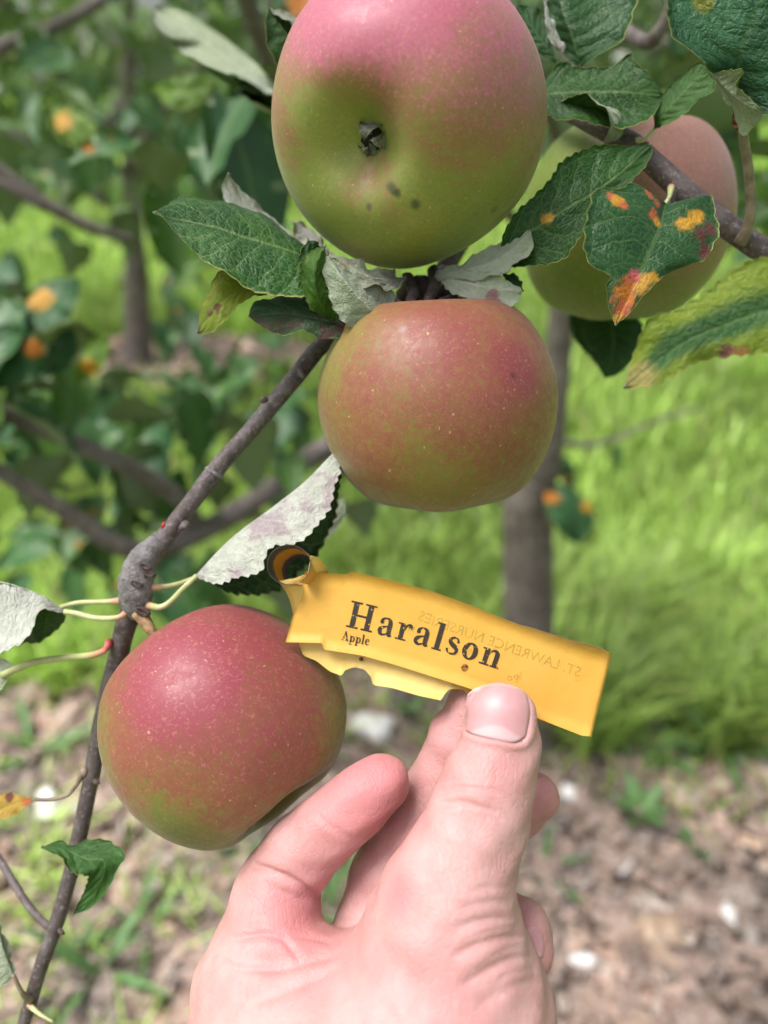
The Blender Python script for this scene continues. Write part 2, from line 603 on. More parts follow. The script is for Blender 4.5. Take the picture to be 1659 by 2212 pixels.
def chips(name, N_, xr, yr, keep, label, gain=1.0):
    X = rng.uniform(*xr, N_); Y = rng.uniform(*yr, N_)
    k = keep(X, Y)
    X, Y = X[k], Y[k]
    N_ = len(X)
    Ls = rng.gamma(2.6, 0.0085, N_) + 0.008
    Ws = Ls * rng.uniform(0.25, 0.8, N_)
    Hs = rng.uniform(0.002, 0.006, N_)
    yaw = rng.uniform(0, 6.28, N_); tx = rng.normal(0, 0.35, N_); ty = rng.normal(0, 0.3, N_)
    z0 = 0.006 + rng.uniform(0, 0.012, N_)
    base = np.array([(-1, -.7, -1), (1, -1, -1), (.8, 1, -1), (-1, .8, -1), (-.9, -.6, 1), (.85, -.9, 1), (.7, .9, 1), (-.8, .7, 1)], float)
    V = np.zeros((N_, 8, 3))
    jit = rng.uniform(0.6, 1.15, (N_, 8, 3))
    loc = base[None] * jit * np.stack([Ls, Ws, Hs], 1)[:, None, :] * 0.5
    cyw, syw = np.cos(yaw)[:, None], np.sin(yaw)[:, None]
    z = loc[:, :, 2] + loc[:, :, 0] * np.tan(tx)[:, None] * 0.5 + loc[:, :, 1] * np.tan(ty)[:, None] * 0.5
    V[:, :, 0] = X[:, None] + loc[:, :, 0] * cyw - loc[:, :, 1] * syw
    V[:, :, 1] = Y[:, None] + loc[:, :, 0] * syw + loc[:, :, 1] * cyw
    V[:, :, 2] = z0[:, None] + z
    fb = np.array([(3, 2, 1, 0), (4, 5, 6, 7), (0, 1, 5, 4), (1, 2, 6, 5), (2, 3, 7, 6), (3, 0, 4, 7)])
    Fc = (fb[None] + (np.arange(N_) * 8)[:, None, None]).reshape(-1, 4)
    pal = np.array([(0.34, 0.20, 0.14), (0.48, 0.32, 0.25), (0.19, 0.11, 0.08), (0.60, 0.46, 0.38), (0.40, 0.26, 0.21), (0.09, 0.06, 0.045), (0.66, 0.58, 0.52), (0.50, 0.33, 0.22)])
    tint = pal[rng.choice(len(pal), N_, p=[.22, .2, .15, .12, .13, .08, .04, .06])] * rng.uniform(0.55, 1.15, (N_, 1)) * (0.52 + 0.26 * fnoise(X * 5, Y * 5, 1.0, 5.0))[:, None].clip(0.16, 1.0) * gain
    o = mobj(name, V.reshape(-1, 3), Fc, M_CHIP, origin=(0, 0, 0), smooth=False, attrs={'tint': np.repeat(tint, 8, axis=0)})
    return setp(o, label, 'wood chips', kind='stuff')


chips('wood_chips', 9000, (-0.75, 0.85), (0.20, 1.02), lambda X, Y: Y < bed_edge(X) + 0.02 * rng.normal(size=len(X)),
      'pale brown wood chip mulch strewn under the tree')
chips('wood_chips', 2200, (tb2.x - 0.6, tb2.x + 0.85), (tb2.y - 0.4, tb2.y + 0.4), lambda X, Y: ((X - tb2.x - 0.12) / 0.62) ** 2 + ((Y - tb2.y) / 0.36) ** 2 < 1,
      'pinkish mulch ring round the far slim trunk', 1.8)

# ---- grass (uncountable)
n = NT('grass_blade')
c = n.attr('tint')
s1 = n.bsdf(c, 0.45, Specular_IOR_Level=0.4)
s2 = n.n('BsdfTranslucent', {'Color': n.mix(0.5, c, (0.36, 0.52, 0.10))}).outputs[0]
M_GRASS = n.finish(n.n('MixShader', {0: 0.35, 1: s1, 2: s2}).outputs[0])


def grass(name, X, Y, H, Wd, label, dry=0.04, dark=0.0, bend=0.6):
    N_ = len(X)
    yaw = rng.uniform(0, 6.28, N_)
    lean = rng.uniform(0.1, 1.0, N_) * bend * H
    dx, dy = np.cos(yaw), np.sin(yaw)
    sx, sy = -dy * Wd, dx * Wd
    Z0 = -0.004
    V = np.zeros((N_, 5, 3))
    for k, (t, w) in enumerate(((0, 1), (0, -1), (0.5, 0.8), (0.5, -0.8), (1, 0))):
        V[:, k, 0] = X + dx * lean * t ** 2 + sx * w * 0.5
        V[:, k, 1] = Y + dy * lean * t ** 2 + sy * w * 0.5
        V[:, k, 2] = Z0 + H * (t - 0.25 * bend * t * t)
    tri = np.array([(0, 1, 3), (0, 3, 2), (2, 3, 4)])
    Fc = (tri[None] + (np.arange(N_) * 5)[:, None, None]).reshape(-1, 3)
    base = np.array((0.29, 0.43, 0.10)) * np.exp(rng.normal(-0.05, 0.45, (N_, 1))).clip(0.3, 1.9)
    patch = np.clip(0.5 + 0.35 * fnoise(X * 1.1, Y * 1.1, 1.0, 2.0), 0, 1)[:, None]
    base = base * (0.72 + 0.6 * patch) + np.array((0.05, 0.045, 0.0)) * rng.uniform(0, 1, (N_, 1)) * patch
    d = rng.uniform(size=N_) < dry
    base[d] = np.array((0.40, 0.33, 0.16)) * rng.uniform(0.6, 1.1, (d.sum(), 1))
    base *= (1 - dark)
    o = mobj(name, V.reshape(-1, 3), Fc, M_GRASS, origin=(0, 0, 0), smooth=False, attrs={'tint': np.repeat(base, 5, axis=0)})
    return setp(o, label, 'grass', kind='stuff')


def lawn_pts(N_, y0, y1):
    Y = np.exp(rng.uniform(math.log(y0), math.log(y1), N_))
    X = rng.uniform(-1, 1, N_) * (0.62 * Y + 0.45)
    return X, Y


X, Y = lawn_pts(70000, 0.78, 7.5)
k = (Y > bed_edge(X)) & ~(((X - tb2.x - 0.12) / 0.62) ** 2 + ((Y - tb2.y) / 0.36) ** 2 < 0.9)
X, Y = X[k], Y[k]
grass('lawn_grass', X, Y, rng.uniform(0.05, 0.15, len(X)) * (0.85 + 0.12 * Y), rng.uniform(0.004, 0.009, len(X)) * (0.8 + 0.35 * Y), 'bright green mown lawn grass behind the trees')
# taller unmown tufts at the edge of the bed
N_ = 5200
cxs = rng.uniform(0.16, 0.75, 70); cys = rng.uniform(0.80, 1.25, 70)
ci = rng.integers(0, 70, N_)
X = cxs[ci] + rng.normal(0, 0.022, N_); Y = cys[ci] + rng.normal(0, 0.022, N_)
k = Y > bed_edge(X) - 0.09
grass('tall_grass', X[k], Y[k], rng.uniform(0.08, 0.20, k.sum()), rng.uniform(0.003, 0.007, k.sum()), 'taller unmown grass tufts at the right edge of the mulch', dry=0.04, dark=-0.15, bend=0.9)
cxs = rng.uniform(-0.75, 0.10, 60); cys = rng.uniform(0.90, 1.35, 60)
N_ = 3600
ci = rng.integers(0, 60, N_)
X = cxs[ci] + rng.normal(0, 0.02, N_); Y = cys[ci] + rng.normal(0, 0.02, N_)
k = Y > bed_edge(X) - 0.10
grass('tall_grass', X[k], Y[k], rng.uniform(0.06, 0.16, k.sum()), rng.uniform(0.003, 0.008, k.sum()), 'taller grass tufts behind the mulch at left', dry=0.04, dark=-0.05, bend=0.9)
# thin grass coming up through the chips
N_ = 1500
cxs = np.r_[rng.uniform(-0.55, 0.05, 70), rng.uniform(0.0, 0.6, 20)]; cys = np.r_[rng.uniform(0.36, 1.0, 70), rng.uniform(0.66, 0.95, 20)]
ci = rng.integers(0, 90, N_)
X = cxs[ci] + rng.normal(0, 0.02, N_); Y = cys[ci] + rng.normal(0, 0.02, N_)
k = (Y < bed_edge(X)) & ((X < 0.06) | (Y > 0.66))
grass('sparse_grass', X[k], Y[k], rng.uniform(0.03, 0.09, k.sum()), rng.uniform(0.003, 0.006, k.sum()), 'thin grass sprouting through the wood chips', dry=0.1, bend=1.1)

# ---- stones
n = NT('stone_white')
co = n.objco()
a = n.noise(co, 60, 5, 0.6)
M_STONE = n.finish(n.bsdf(n.mix(n.ramp(a, 0.35, 0.7), (0.60, 0.58, 0.56), (0.84, 0.83, 0.82)), 0.8, n.bump(a, 0.8, 0.003)))
n = NT('stone_tan')
co = n.objco()
a = n.noise(co, 60, 5, 0.6)
M_STONE2 = n.finish(n.bsdf(n.mix(n.ramp(a, 0.35, 0.7), (0.32, 0.22, 0.15), (0.52, 0.40, 0.30)), 0.85, n.bump(a, 0.8, 0.003)))


def stone(px, py, sx, sy, sz, label, mat, seed):
    g = PG(px, py)
    r_ = np.random.default_rng(seed)
    ph = r_.uniform(0, 6.28, 6)
    V, Fc = [], []
    A, B = 18, 10
    yaw = r_.uniform(0, 3.1)
    for i in range(B + 1):
        th = math.pi * i / B
        for k in range(A):
            f = 2 * math.pi * k / A
            d = np.array([math.sin(th) * math.cos(f), math.sin(th) * math.sin(f), math.cos(th)])
            rr = 1 + 0.14 * math.sin(3 * d[0] * 2 + ph[0]) + 0.12 * math.sin(4 * d[1] + ph[1]) + 0.1 * math.sin(5 * d[2] + ph[2] + 3 * d[0])
            d = np.sign(d) * np.abs(d) ** 0.85 * rr
            x, y, z = d[0] * sx, d[1] * sy, d[2] * sz
            V.append((g.x + x * math.cos(yaw) - y * math.sin(yaw), g.y + x * math.sin(yaw) + y * math.cos(yaw), sz * 0.75 + 0.006 + z))
    for i in range(B):
        for k in range(A):
            Fc.append((i * A + k, (i + 1) * A + k, (i + 1) * A + (k + 1) % A, i * A + (k + 1) % A))
    o = mobj('stone', V, Fc, mat, origin=(g.x, g.y, 0))
    return setp(o, label, 'stone', 'stones lying in the mulch')


stone(812, 1592, 0.036, 0.022, 0.018, 'largest white stone on the mulch, right of the lower left apple', M_STONE, 1)
stone(1351, 1885, 0.011, 0.008, 0.007, 'small white stone in the mulch below the leafy weed', M_STONE, 2)
stone(1570, 1988, 0.013, 0.010, 0.008, 'rounded white stone in the mulch near the right edge', M_STONE, 3)
stone(1250, 2082, 0.018, 0.011, 0.008, 'white stone in the mulch beside the little finger', M_STONE, 4)
stone(1225, 1725, 0.013, 0.010, 0.008, 'white stone showing beside the ring fingertip', M_STONE, 5)
stone(110, 1760, 0.026, 0.018, 0.013, 'pale stone on the mulch behind the drooping twig at left', M_STONE, 6)
stone(1420, 2030, 0.030, 0.020, 0.010, 'flat tan stone in the mulch at lower right', M_STONE2, 7)
stone(1625, 1690, 0.020, 0.014, 0.010, 'tan stone at the foot of the tall grass at right', M_STONE2, 8)

# ---- shared low leaves for distant foliage
def bg_leaf_mat(name, c1, c2, c3, rust=0.0):
    n = NT(name)
    rnd = n.n('ObjectInfo').outputs['Random']
    co = n.objco()
    col = n.mix(rnd, c1, c2)
    col = n.mix(n.ramp(n.noise(co, 40, 2), 0.35, 0.7), col, c3)
    sep = n.n('SeparateXYZ', {0: n.uv()})
    av = n.math('ABSOLUTE', n.math('MULTIPLY_ADD', sep.outputs[1], 2.0, -1.0))
    col = n.mix(n.ramp(av, 0.06, 0.02, 0, 0.5), col, VEIN)
    if rust:
        ofs = n.vmath('ADD', co, n.n('CombineXYZ', {0: n.math('MULTIPLY', rnd, 13.0), 1: n.math('MULTIPLY', rnd, 7.0)}).outputs[0])
        v = n.voro(ofs, 44, 'F1')
        col = n.mix(n.math('MULTIPLY', n.ramp(v, 0.30, 0.12, 0, 0.8), n.math('GREATER_THAN', rnd, 1 - rust)), col, ORANGE)
    s1 = n.bsdf(col, 0.45, Specular_IOR_Level=0.5)
    s2 = n.n('BsdfTranslucent', {'Color': n.mix(0.5, col, (0.26, 0.42, 0.03))}).outputs[0]
    return n.finish(n.n('MixShader', {0: 0.3, 1: s1, 2: s2}).outputs[0])


M_BGL = bg_leaf_mat('background_leaf', (0.025, 0.095, 0.035), (0.075, 0.18, 0.03), (0.05, 0.14, 0.055), rust=0.16)
M_BGY = bg_leaf_mat('background_leaf_pale', (0.07, 0.18, 0.02), (0.13, 0.24, 0.03), (0.08, 0.17, 0.05), rust=0.12)
n = NT('background_leaf_underside')
M_BGU = n.finish(n.n('MixShader', {0: 0.25, 1: n.bsdf((0.20, 0.27, 0.15), 0.8), 2: n.n('BsdfTranslucent', {'Color': (0.16, 0.28, 0.04)}).outputs[0]}).outputs[0])


def shape_leaf(name, L, W, fold, curl, top, seed):
    k = 7
    t = np.linspace(0, 1, k)
    wprof = np.sin(math.pi * np.clip(t, 0, 1) ** 0.85) ** 0.8
    z = -curl * L * t ** 2
    mid = [Vector((0, L * a_, b_)) for a_, b_ in zip(t, z)]
    l = [Vector((-W / 2 * w, L * a_, b_ + fold * W / 2 * w)) for a_, b_, w in zip(t, z, wprof)]
    r = [Vector((W / 2 * w, L * a_, b_ + fold * W / 2 * w)) for a_, b_, w in zip(t, z, wprof)]
    V, Fc, mi, UV = leaf_geo(mid, l, r, n=14, m=2, serr=0.0008, teeth=13, bulge=0.06, thick=0.0004, wave=0.002, seed=seed, fine=False)
    return mesh_data(name, V, Fc, [top, M_BGU], midx=mi, uv=UV)


LEAFS = [shape_leaf('leaf', 0.078, 0.046, 0.25, 0.15, M_BGL, 1), shape_leaf('leaf', 0.066, 0.042, 0.5, 0.3, M_BGL, 2),
         shape_leaf('leaf', 0.085, 0.050, 0.1, 0.45, M_BGL, 3), shape_leaf('leaf', 0.072, 0.040, 0.7, 0.1, M_BGY, 4), shape_leaf('leaf', 0.060, 0.040, 0.3, 0.5, M_BGY, 5)]


def put_leaf(parent, pos, scale=1.0, data=None, yaw=None, pitch=None, roll=None, name='leaf'):
    o = bpy.data.objects.new(name, data or LEAFS[rng.choice(5, p=[.28, .25, .22, .13, .12])])
    COL.objects.link(o)
    o.parent = parent
    yaw = rng.uniform(0, 6.28) if yaw is None else yaw
    pitch = rng.uniform(-1.2, 0.3) if pitch is None else pitch
    roll = rng.normal(0, 0.5) if roll is None else roll
    Mx = Matrix.Translation(Vector(pos) - WL[parent]) @ Matrix.Rotation(yaw, 4, 'Z') @ Matrix.Rotation(pitch, 4, 'X') @ Matrix.Rotation(roll, 4, 'Y') @ Matrix.Scale(scale, 4)
    o.matrix_basis = Mx
    return o


def crown_geo(blobs, N_, size):
    """many small two-triangle leaves gathered into clumps. blobs: (centre, radii)"""
    allp = []
    wts = np.array([b[1][0] * b[1][1] * b[1][2] for b in blobs]) ** 0.8
    wts /= wts.sum()
    ci = rng.choice(len(blobs), N_, p=wts)
    cen = np.array([b[0] for b in blobs])[ci]
    rad = np.array([b[1] for b in blobs])[ci]
    d = rng.normal(size=(N_, 3)); d /= np.linalg.norm(d, axis=1)[:, None]
    r = rng.uniform(0.25, 1.0, N_) ** 0.5
    p = cen + d * rad * r[:, None] + rng.normal(0, 0.03, (N_, 3))
    a = rng.normal(size=(N_, 3)); a /= np.linalg.norm(a, axis=1)[:, None]
    b = np.cross(a, rng.normal(size=(N_, 3))); b /= np.linalg.norm(b, axis=1)[:, None]
    s = size * rng.uniform(0.6, 1.3, N_)[:, None]
    V = np.stack([p - a * s, p + b * s * 0.5 + a * s * 0.1, p + a * s, p - b * s * 0.5 + a * s * 0.1], axis=1).reshape(-1, 3)
    Fc = np.arange(N_ * 4).reshape(-1, 4)
    tint = np.array((0.115, 0.185, 0.075)) * rng.uniform(0.5, 1.7, (N_, 1)) + np.array((0.05, 0.05, 0)) * (rng.uniform(size=(N_, 1)) < 0.15)
    return V, Fc, np.repeat(tint, 4, axis=0)


n = NT('far_foliage')
c = n.attr('tint')
s1 = n.bsdf(c, 0.3, Specular_IOR_Level=0.6)
s2 = n.n('BsdfTranslucent', {'Color': n.mix(0.4, c, (0.2, 0.34, 0.03))}).outputs[0]
M_FARF = n.finish(n.n('MixShader', {0: 0.38, 1: s1, 2: s2}).outputs[0])


# ---- the tree whose fruit is being tagged: trunk and limbs behind, fruiting twigs in front
b1 = PG(1138, 1605)
TREE = empty('apple_tree', (b1.x, b1.y, 0), 'nearest apple tree, with grey trunk and the fruiting twigs in front', 'tree')
Yt = b1.y


def dep(v):
    return (v - CAM).dot(FW)


tp = []
for px, py, w in ((1138, 1640, 150), (1138, 1595, 128), (1139, 1450, 114), (1141, 1250, 108), (1142, 1080, 106), (1165, 980, 100), (1190, 880, 70), (1207, 760, 58), (1215, 640, 54), (1222, 500, 50), (1235, 250, 44), (1250, -100, 36)):
    v = PY(px, py, Yt)
    tp.append((v, mm(w / 2, dep(v))))
trunk = tube('trunk', tp, M_TRUNK, parent=TREE, seg=18, n=60, rough=0.05, seed=3)
FORK = tp[5][0]
HIGH = tp[8][0]


def limb(pts, mat=M_LIMB, name='limb', parent=None, seed=0, seg=10, rough=0.06, n=None):
    q = []
    for p in pts:
        if isinstance(p[0], Vector):
            q.append((p[0], p[1]))
        else:
            q.append((P(*p[:3]), mm(p[3], p[2])))
    return tube(name, q, mat, parent=parent or TREE, seg=seg, rough=rough, seed=seed, n=n)


limb([(FORK, 0.024), (960, 940, 0.98, 25), (720, 965, 0.86, 25), (600, 1050, 0.80, 24), (430, 1150, 0.73, 24), (290, 1190, 0.67, 22), (150, 1110, 0.63, 20), (0, 1020, 0.60, 18), (-160, 940, 0.58, 15)], seed=1)
limb([(430, 1145, 0.73, 18), (395, 1085, 0.70, 19), (300, 1020, 0.66, 20), (150, 952, 0.62, 20), (0, 888, 0.60, 20), (-150, 830, 0.58, 18)], seed=2)
limb([(-140, 250, 0.68, 16), (0, 370, 0.70, 15), (100, 440, 0.72, 14), (190, 490, 0.74, 12), (290, 520, 0.78, 9)], seed=4)
limb([(-120, 330, 0.66, 10), (0, 395, 0.68, 10), (90, 445, 0.70, 9), (150, 468, 0.73, 9)], seed=5)
limb([(-100, 160, 0.85, 14), (0, 104, 0.85, 14), (110, 62, 0.86, 14), (230, -5, 0.88, 13), (400, -120, 0.9, 12)], seed=6)
limb([(510, -60, 0.62, 22), (545, 30, 0.66, 22), (580, 140, 0.72, 20), (600, 330, 0.8, 14), (590, 480, 0.86, 10)], seed=7)
limb([(1100, 1075, 1.12, 8), (1060, 1080, 1.08, 7), (1020, 1050, 1.05, 6)], seed=8)
limb([(1190, 950, 1.08, 9), (1290, 960, 1.1, 5), (1430, 905, 1.12, 4), (1520, 880, 1.15, 3)], seed=9)
limb([(1160, 1000, 1.05, 10), (1205, 1015, 0.98, 8), (1225, 1045, 0.93, 5)], seed=10)
# out-of-focus leaves on these limbs
def leaf_zone(N_, x0, x1, y0, y1, d0, d1, s0=0.8, s1=1.15, parent=None, **kw):
    for _ in range(N_):
        put_leaf(parent or TREE, P(rng.uniform(x0, x1), rng.uniform(y0, y1), rng.uniform(d0, d1)), rng.uniform(s0, s1), **kw)


leaf_zone(46, -40, 680, 790, 1010, 0.62, 1.1)
leaf_zone(34, -40, 620, 1010, 1290, 0.62, 1.1)
leaf_zone(16, 60, 420, 820, 960, 0.6, 0.9)
leaf_zone(12, -60, 150, 620, 900, 0.50, 0.62)
leaf_zone(22, -40, 700, 560, 760, 0.9, 1.5)
leaf_zone(14, 280, 700, 720, 900, 0.8, 1.2)
leaf_zone(40, -40, 620, 250, 560, 0.95, 1.5)
leaf_zone(30, -40, 640, 0, 330, 0.8, 1.4)
leaf_zone(10, 320, 620, 130, 420, 0.42, 0.6)
leaf_zone(14, 700, 950, 960, 1100, 0.8, 1.2)
leaf_zone(10, 1560, 1700, 150, 540, 0.45, 0.9)
leaf_zone(14, 1150, 1700, -20, 320, 0.4, 0.8)
put_leaf(TREE, P(1205, 1010, 0.95), 0.7, LEAFS[3], yaw=-0.9, pitch=-0.3, roll=0.2)
put_leaf(TREE, P(1345, 960, 1.05), 0.55, LEAFS[1], yaw=2.4, pitch=-1.2, roll=0.5)

# unseen crown leaves added overhead to shade the fruit, the hand and the bed
blobs = [((rng.uniform(-1.1, 0.6), rng.uniform(-0.35, 1.15), rng.uniform(1.35, 2.3)), (rng.uniform(.2, .36),) * 3) for _ in range(30)]
V, Fc, ti = crown_geo(blobs, 1000, 0.045)
setp(mobj('crown', V, Fc, M_FARF, parent=TREE, smooth=False, attrs={'tint': ti}), kind='stuff')

# ---- second tree: slim trunk in its own mulch ring
T2 = empty('apple_tree', (tb2.x, tb2.y, 0), 'blurred slim apple tree standing in a mulch ring at left', 'tree')
tp2 = []
for px, py, w in ((300, 795, 72), (299, 760, 62), (297, 690, 56), (294, 600, 52), (290, 540, 46), (286, 420, 40), (280, 200, 34), (275, -100, 22)):
    v = PY(px, py, tb2.y)
    tp2.append((v, mm(w / 2, dep(v))))
tube('trunk', tp2, M_TRUNK, parent=T2, seg=14, n=40, rough=0.05, seed=5)
for i, (dx, dy, dz, z0) in enumerate(((-0.9, 0.1, 0.5, 0.55), (0.8, -0.3, 0.6, 0.6), (-0.5, -0.5, 0.8, 0.8), (0.6, 0.5, 0.7, 0.75), (-0.8, -0.1, 0.25, 0.45), (0.7, -0.1, 0.15, 0.5))):
    a_ = Vector((tb2.x, tb2.y, z0)); b_ = a_ + Vector((dx, dy, dz))
    tube('limb', [(a_, 0.018), (a_.lerp(b_, 0.5) + Vector((0, 0, 0.06)), 0.013), (b_, 0.005)], M_LIMB, parent=T2, seg=8, n=14, rough=0.06, seed=i)
for _ in range(280):
    a_ = rng.uniform(0, 6.28); rr = 0.95 * math.sqrt(rng.uniform(0.02, 1)); z = rng.uniform(0.58, 1.75)
    put_leaf(T2, (tb2.x + rr * math.cos(a_) - 0.05, tb2.y + rr * math.sin(a_) * 0.9, z), rng.uniform(0.9, 1.3))
blobs = [((tb2.x + rng.uniform(-0.9, 0.8), tb2.y + rng.uniform(-0.6, 0.7), rng.uniform(0.75, 2.2)), (rng.uniform(.18, .4),) * 3) for _ in range(44)]
V, Fc, ti = crown_geo(blobs, 2200, 0.042)
setp(mobj('crown', V, Fc, M_FARF, parent=T2, smooth=False, attrs={'tint': ti}), kind='stuff')


# ---- trees further off
def far_tree(x, y, h, r, N_, size, label, group, low=0.25, seed=0):
    t = empty('orchard_tree', (x, y, 0), label, 'tree', group)
    tube('trunk', [(Vector((x, y, -0.05)), 0.10), (Vector((x + 0.03, y, h * 0.3)), 0.075), (Vector((x - 0.05, y, h * 0.65)), 0.05), (Vector((x, y, h * 0.9)), 0.02)], M_TRUNK, parent=t, seg=10, n=16, rough=0.06, seed=seed)
    for k in range(7):
        a_ = k * 0.9 + seed
        z0 = h * (0.28 + 0.07 * k)
        tube('limb', [(Vector((x, y, z0)), 0.04), (Vector((x + math.cos(a_) * r * 0.5, y + math.sin(a_) * r * 0.5, z0 + h * 0.1)), 0.025), (Vector((x + math.cos(a_) * r * 0.9, y + math.sin(a_) * r * 0.9, z0 + h * 0.16)), 0.008)], M_LIMB, parent=t, seg=7, n=10)
    bl = []
    for _ in range(34):
        a_ = rng.uniform(0, 6.28); q = r * math.sqrt(rng.uniform(0, 1)); z = h * rng.uniform(low, 1.0)
        f = 1 - 0.5 * max(0, (z / h - 0.6))
        bl.append(((x + q * f * math.cos(a_), y + q * f * math.sin(a_), z), (r * rng.uniform(.18, .34),) * 3))
    V, Fc, ti = crown_geo(bl, N_, size)
    setp(mobj('crown', V, Fc, M_FARF, parent=t, smooth=False, attrs={'tint': ti}), kind='stuff')
    return t


far_tree(-2.1, 7.0, 3.2, 1.2, 700, 0.06, 'leftmost orchard tree across the lawn, far out of focus', 'trees across the lawn', 0.22, 1)
far_tree(0.7, 8.2, 3.4, 1.8, 3000, 0.06, 'orchard tree across the lawn behind the uppermost apple', 'trees across the lawn', 0.2, 2)
far_tree(1.75, 3.1, 2.4, 0.85, 4500, 0.045, 'orchard tree at right beyond the blurred grass', 'trees across the lawn', 0.30, 3)
far_tree(-5.2, 9.5, 4.2, 1.6, 800, 0.08, 'orchard tree of the far row in the top left corner', 'trees across the lawn', 0.15, 4)
far_tree(3.9, 8.0, 3.8, 2.0, 5000, 0.08, 'orchard tree in the far row at the right edge', 'trees across the lawn', 0.15, 5)
# dense low trees bordering the lawn at left
far_tree(-4.6, 7.4, 1.75, 1.3, 3000, 0.065, 'leftmost of the dense low trees bordering the lawn at left', 'low trees bordering the lawn', 0.06, 11)
far_tree(-2.7, 7.9, 1.65, 1.2, 3000, 0.065, 'dense low tree bordering the lawn, behind the slim blurred trunk', 'low trees bordering the lawn', 0.06, 12)
far_tree(-0.9, 8.3, 1.8, 1.3, 3000, 0.065, 'dense low tree bordering the lawn, just left of the uppermost apple', 'low trees bordering the lawn', 0.06, 13)
far_tree(2.4, 8.6, 1.8, 1.4, 3000, 0.065, 'dense low tree bordering the lawn, behind the half hidden apple', 'low trees bordering the lawn', 0.06, 14)

# ================================================================== APPLES
PROF = [(0.0, 0.50), (0.05, 0.52), (0.12, 0.62), (0.22, 0.78), (0.36, 0.875), (0.53, 0.875), (0.73, 0.735), (0.90, 0.46), (0.99, 0.12), (0.975, -0.22), (0.87, -0.53), (0.715, -0.745), (0.55, -0.86), (0.41, -0.89), (0.30, -0.855), (0.19, -0.755), (0.10, -0.685), (0.04, -0.67), (0.0, -0.67)]


def mat_apple(name, green, yellow, red, pink, dirs, bias, gain, tex=0.5, streak=0.35, patches=(), russet=True, lent=0.5, marks=()):
    """dirs: world direction of the blushed cheek. patches: (local point in apple radii, size, shift of the blush)"""
    n = NT(name)
    co = n.objco()
    uvn = n.uv()
    nrmd = n.vmath('NORMALIZE', co)
    f = n.math('ADD', n.math('MULTIPLY', n.vmath('DOT_PRODUCT', nrmd, tuple(dirs), out=1), gain), bias)
    lo = n.noise(co, 36, 3, 0.6)
    f = n.math('ADD', f, n.math('MULTIPLY', n.math('SUBTRACT', lo, 0.5), 0.9))
    for c, s, amt in patches:
        dd = n.vmath('LENGTH', n.vmath('SUBTRACT', nrmd, tuple(Vector(c).normalized())), out=1)
        dd = n.math('ADD', dd, n.math('MULTIPLY', n.math('SUBTRACT', lo, 0.5), 0.5))
        f = n.math('ADD', f, n.math('MULTIPLY', n.ramp(dd, s, s * 0.25), amt))
    # fine meridian streaks and threadlike skin texture
    st = n.noise(n.vmath('MULTIPLY', uvn, (58, 9, 1)), 1.0, 4, 0.65)
    f = n.math('ADD', f, n.math('MULTIPLY', n.math('SUBTRACT', st, 0.5), streak))
    fi = n.noise(co, 1150, 4, 0.7, 0.9)
    f = n.math('ADD', f, n.math('MULTIPLY', n.math('SUBTRACT', fi, 0.5), tex * 2.2))
    fi2 = n.noise(co, 420, 4, 0.65, 0.5)
    f = n.math('ADD', f, n.math('MULTIPLY', n.math('SUBTRACT', fi2, 0.5), tex * 0.8))
    base = n.mix(n.ramp(lo, 0.3, 0.7), green, yellow)
    col = n.mix(n.ramp(f, 0.12, 0.62, 0, 0.82), base, red)
    col = n.mix(n.ramp(f, 0.55, 1.15, 0, 0.9), col, pink)
    # pale threads
    col = n.mix(n.math('MULTIPLY', n.ramp(fi, 0.53, 0.64), 0.42), col, n.mix(0.45, col, (0.62, 0.46, 0.20)))
    col = n.mix(n.math('MULTIPLY', n.ramp(fi, 0.46, 0.36), 0.35), col, n.mix(0.5, col, (0.10, 0.05, 0.02)))
    # lenticels
    v = n.n('TexVoronoi', {'Vector': n.vmath('ADD', co, n.vmath('MULTIPLY', n.n('TexNoise', {'Vector': co, 'Scale': 200.0}).outputs[1], (0.003, 0.003, 0.003))), 'Scale': 330.0, 'Randomness': 1.0}, feature='F1')
    pick = n.ramp(n.n('SeparateXYZ', {0: v.outputs[1]}).outputs[0], 0.60, 0.64)
    col = n.mix(n.math('MULTIPLY', n.math('MULTIPLY', n.ramp(v.outputs[0], 0.13, 0.05), pick), lent), col, (0.66, 0.44, 0.28))
    # short scratchy flecks running along the meridians
    fl = n.noise(n.vmath('MULTIPLY', uvn, (150, 30, 1)), 1.0, 3, 0.7)
    col = n.mix(n.math('MULTIPLY', n.ramp(fl, 0.66, 0.74), 0.22), col, (0.72, 0.50, 0.34))
    if russet:
        t = n.n('SeparateXYZ', {0: uvn}).outputs[1]
        ru = n.ramp(n.math('ADD', t, n.math('MULTIPLY', n.math('SUBTRACT', n.noise(co, 160, 4, 0.7), 0.5), 0.10)), 0.15, 0.09)
        col = n.mix(n.math('MULTIPLY', ru, 0.6), col, (0.38, 0.33, 0.12))
    for c, s, mc in marks:
        dd = n.vmath('LENGTH', n.vmath('SUBTRACT', nrmd, tuple(Vector(c).normalized())), out=1)
        dd = n.math('ADD', dd, n.math('MULTIPLY', n.math('SUBTRACT', n.noise(co, 300, 3), 0.5), s * 1.2))
        col = n.mix(n.ramp(dd, s * 1.25, s * 0.2, 0, 0.75), col, mc)
    nr = n.bump(fi, 0.10, 0.0002)
    nr = n.bump(lo, 0.25, 0.002, nr)
    rg = n.ramp(fi2, 0.3, 0.7, 0.40, 0.56)
    return n.finish(n.bsdf(col, rg, nr, Specular_IOR_Level=0.42, Subsurface_Weight=0.08, Subsurface_Scale=0.003, Subsurface_Radius=(1.0, 0.5, 0.2), Sheen_Weight=0.12, Sheen_Roughness=0.4))


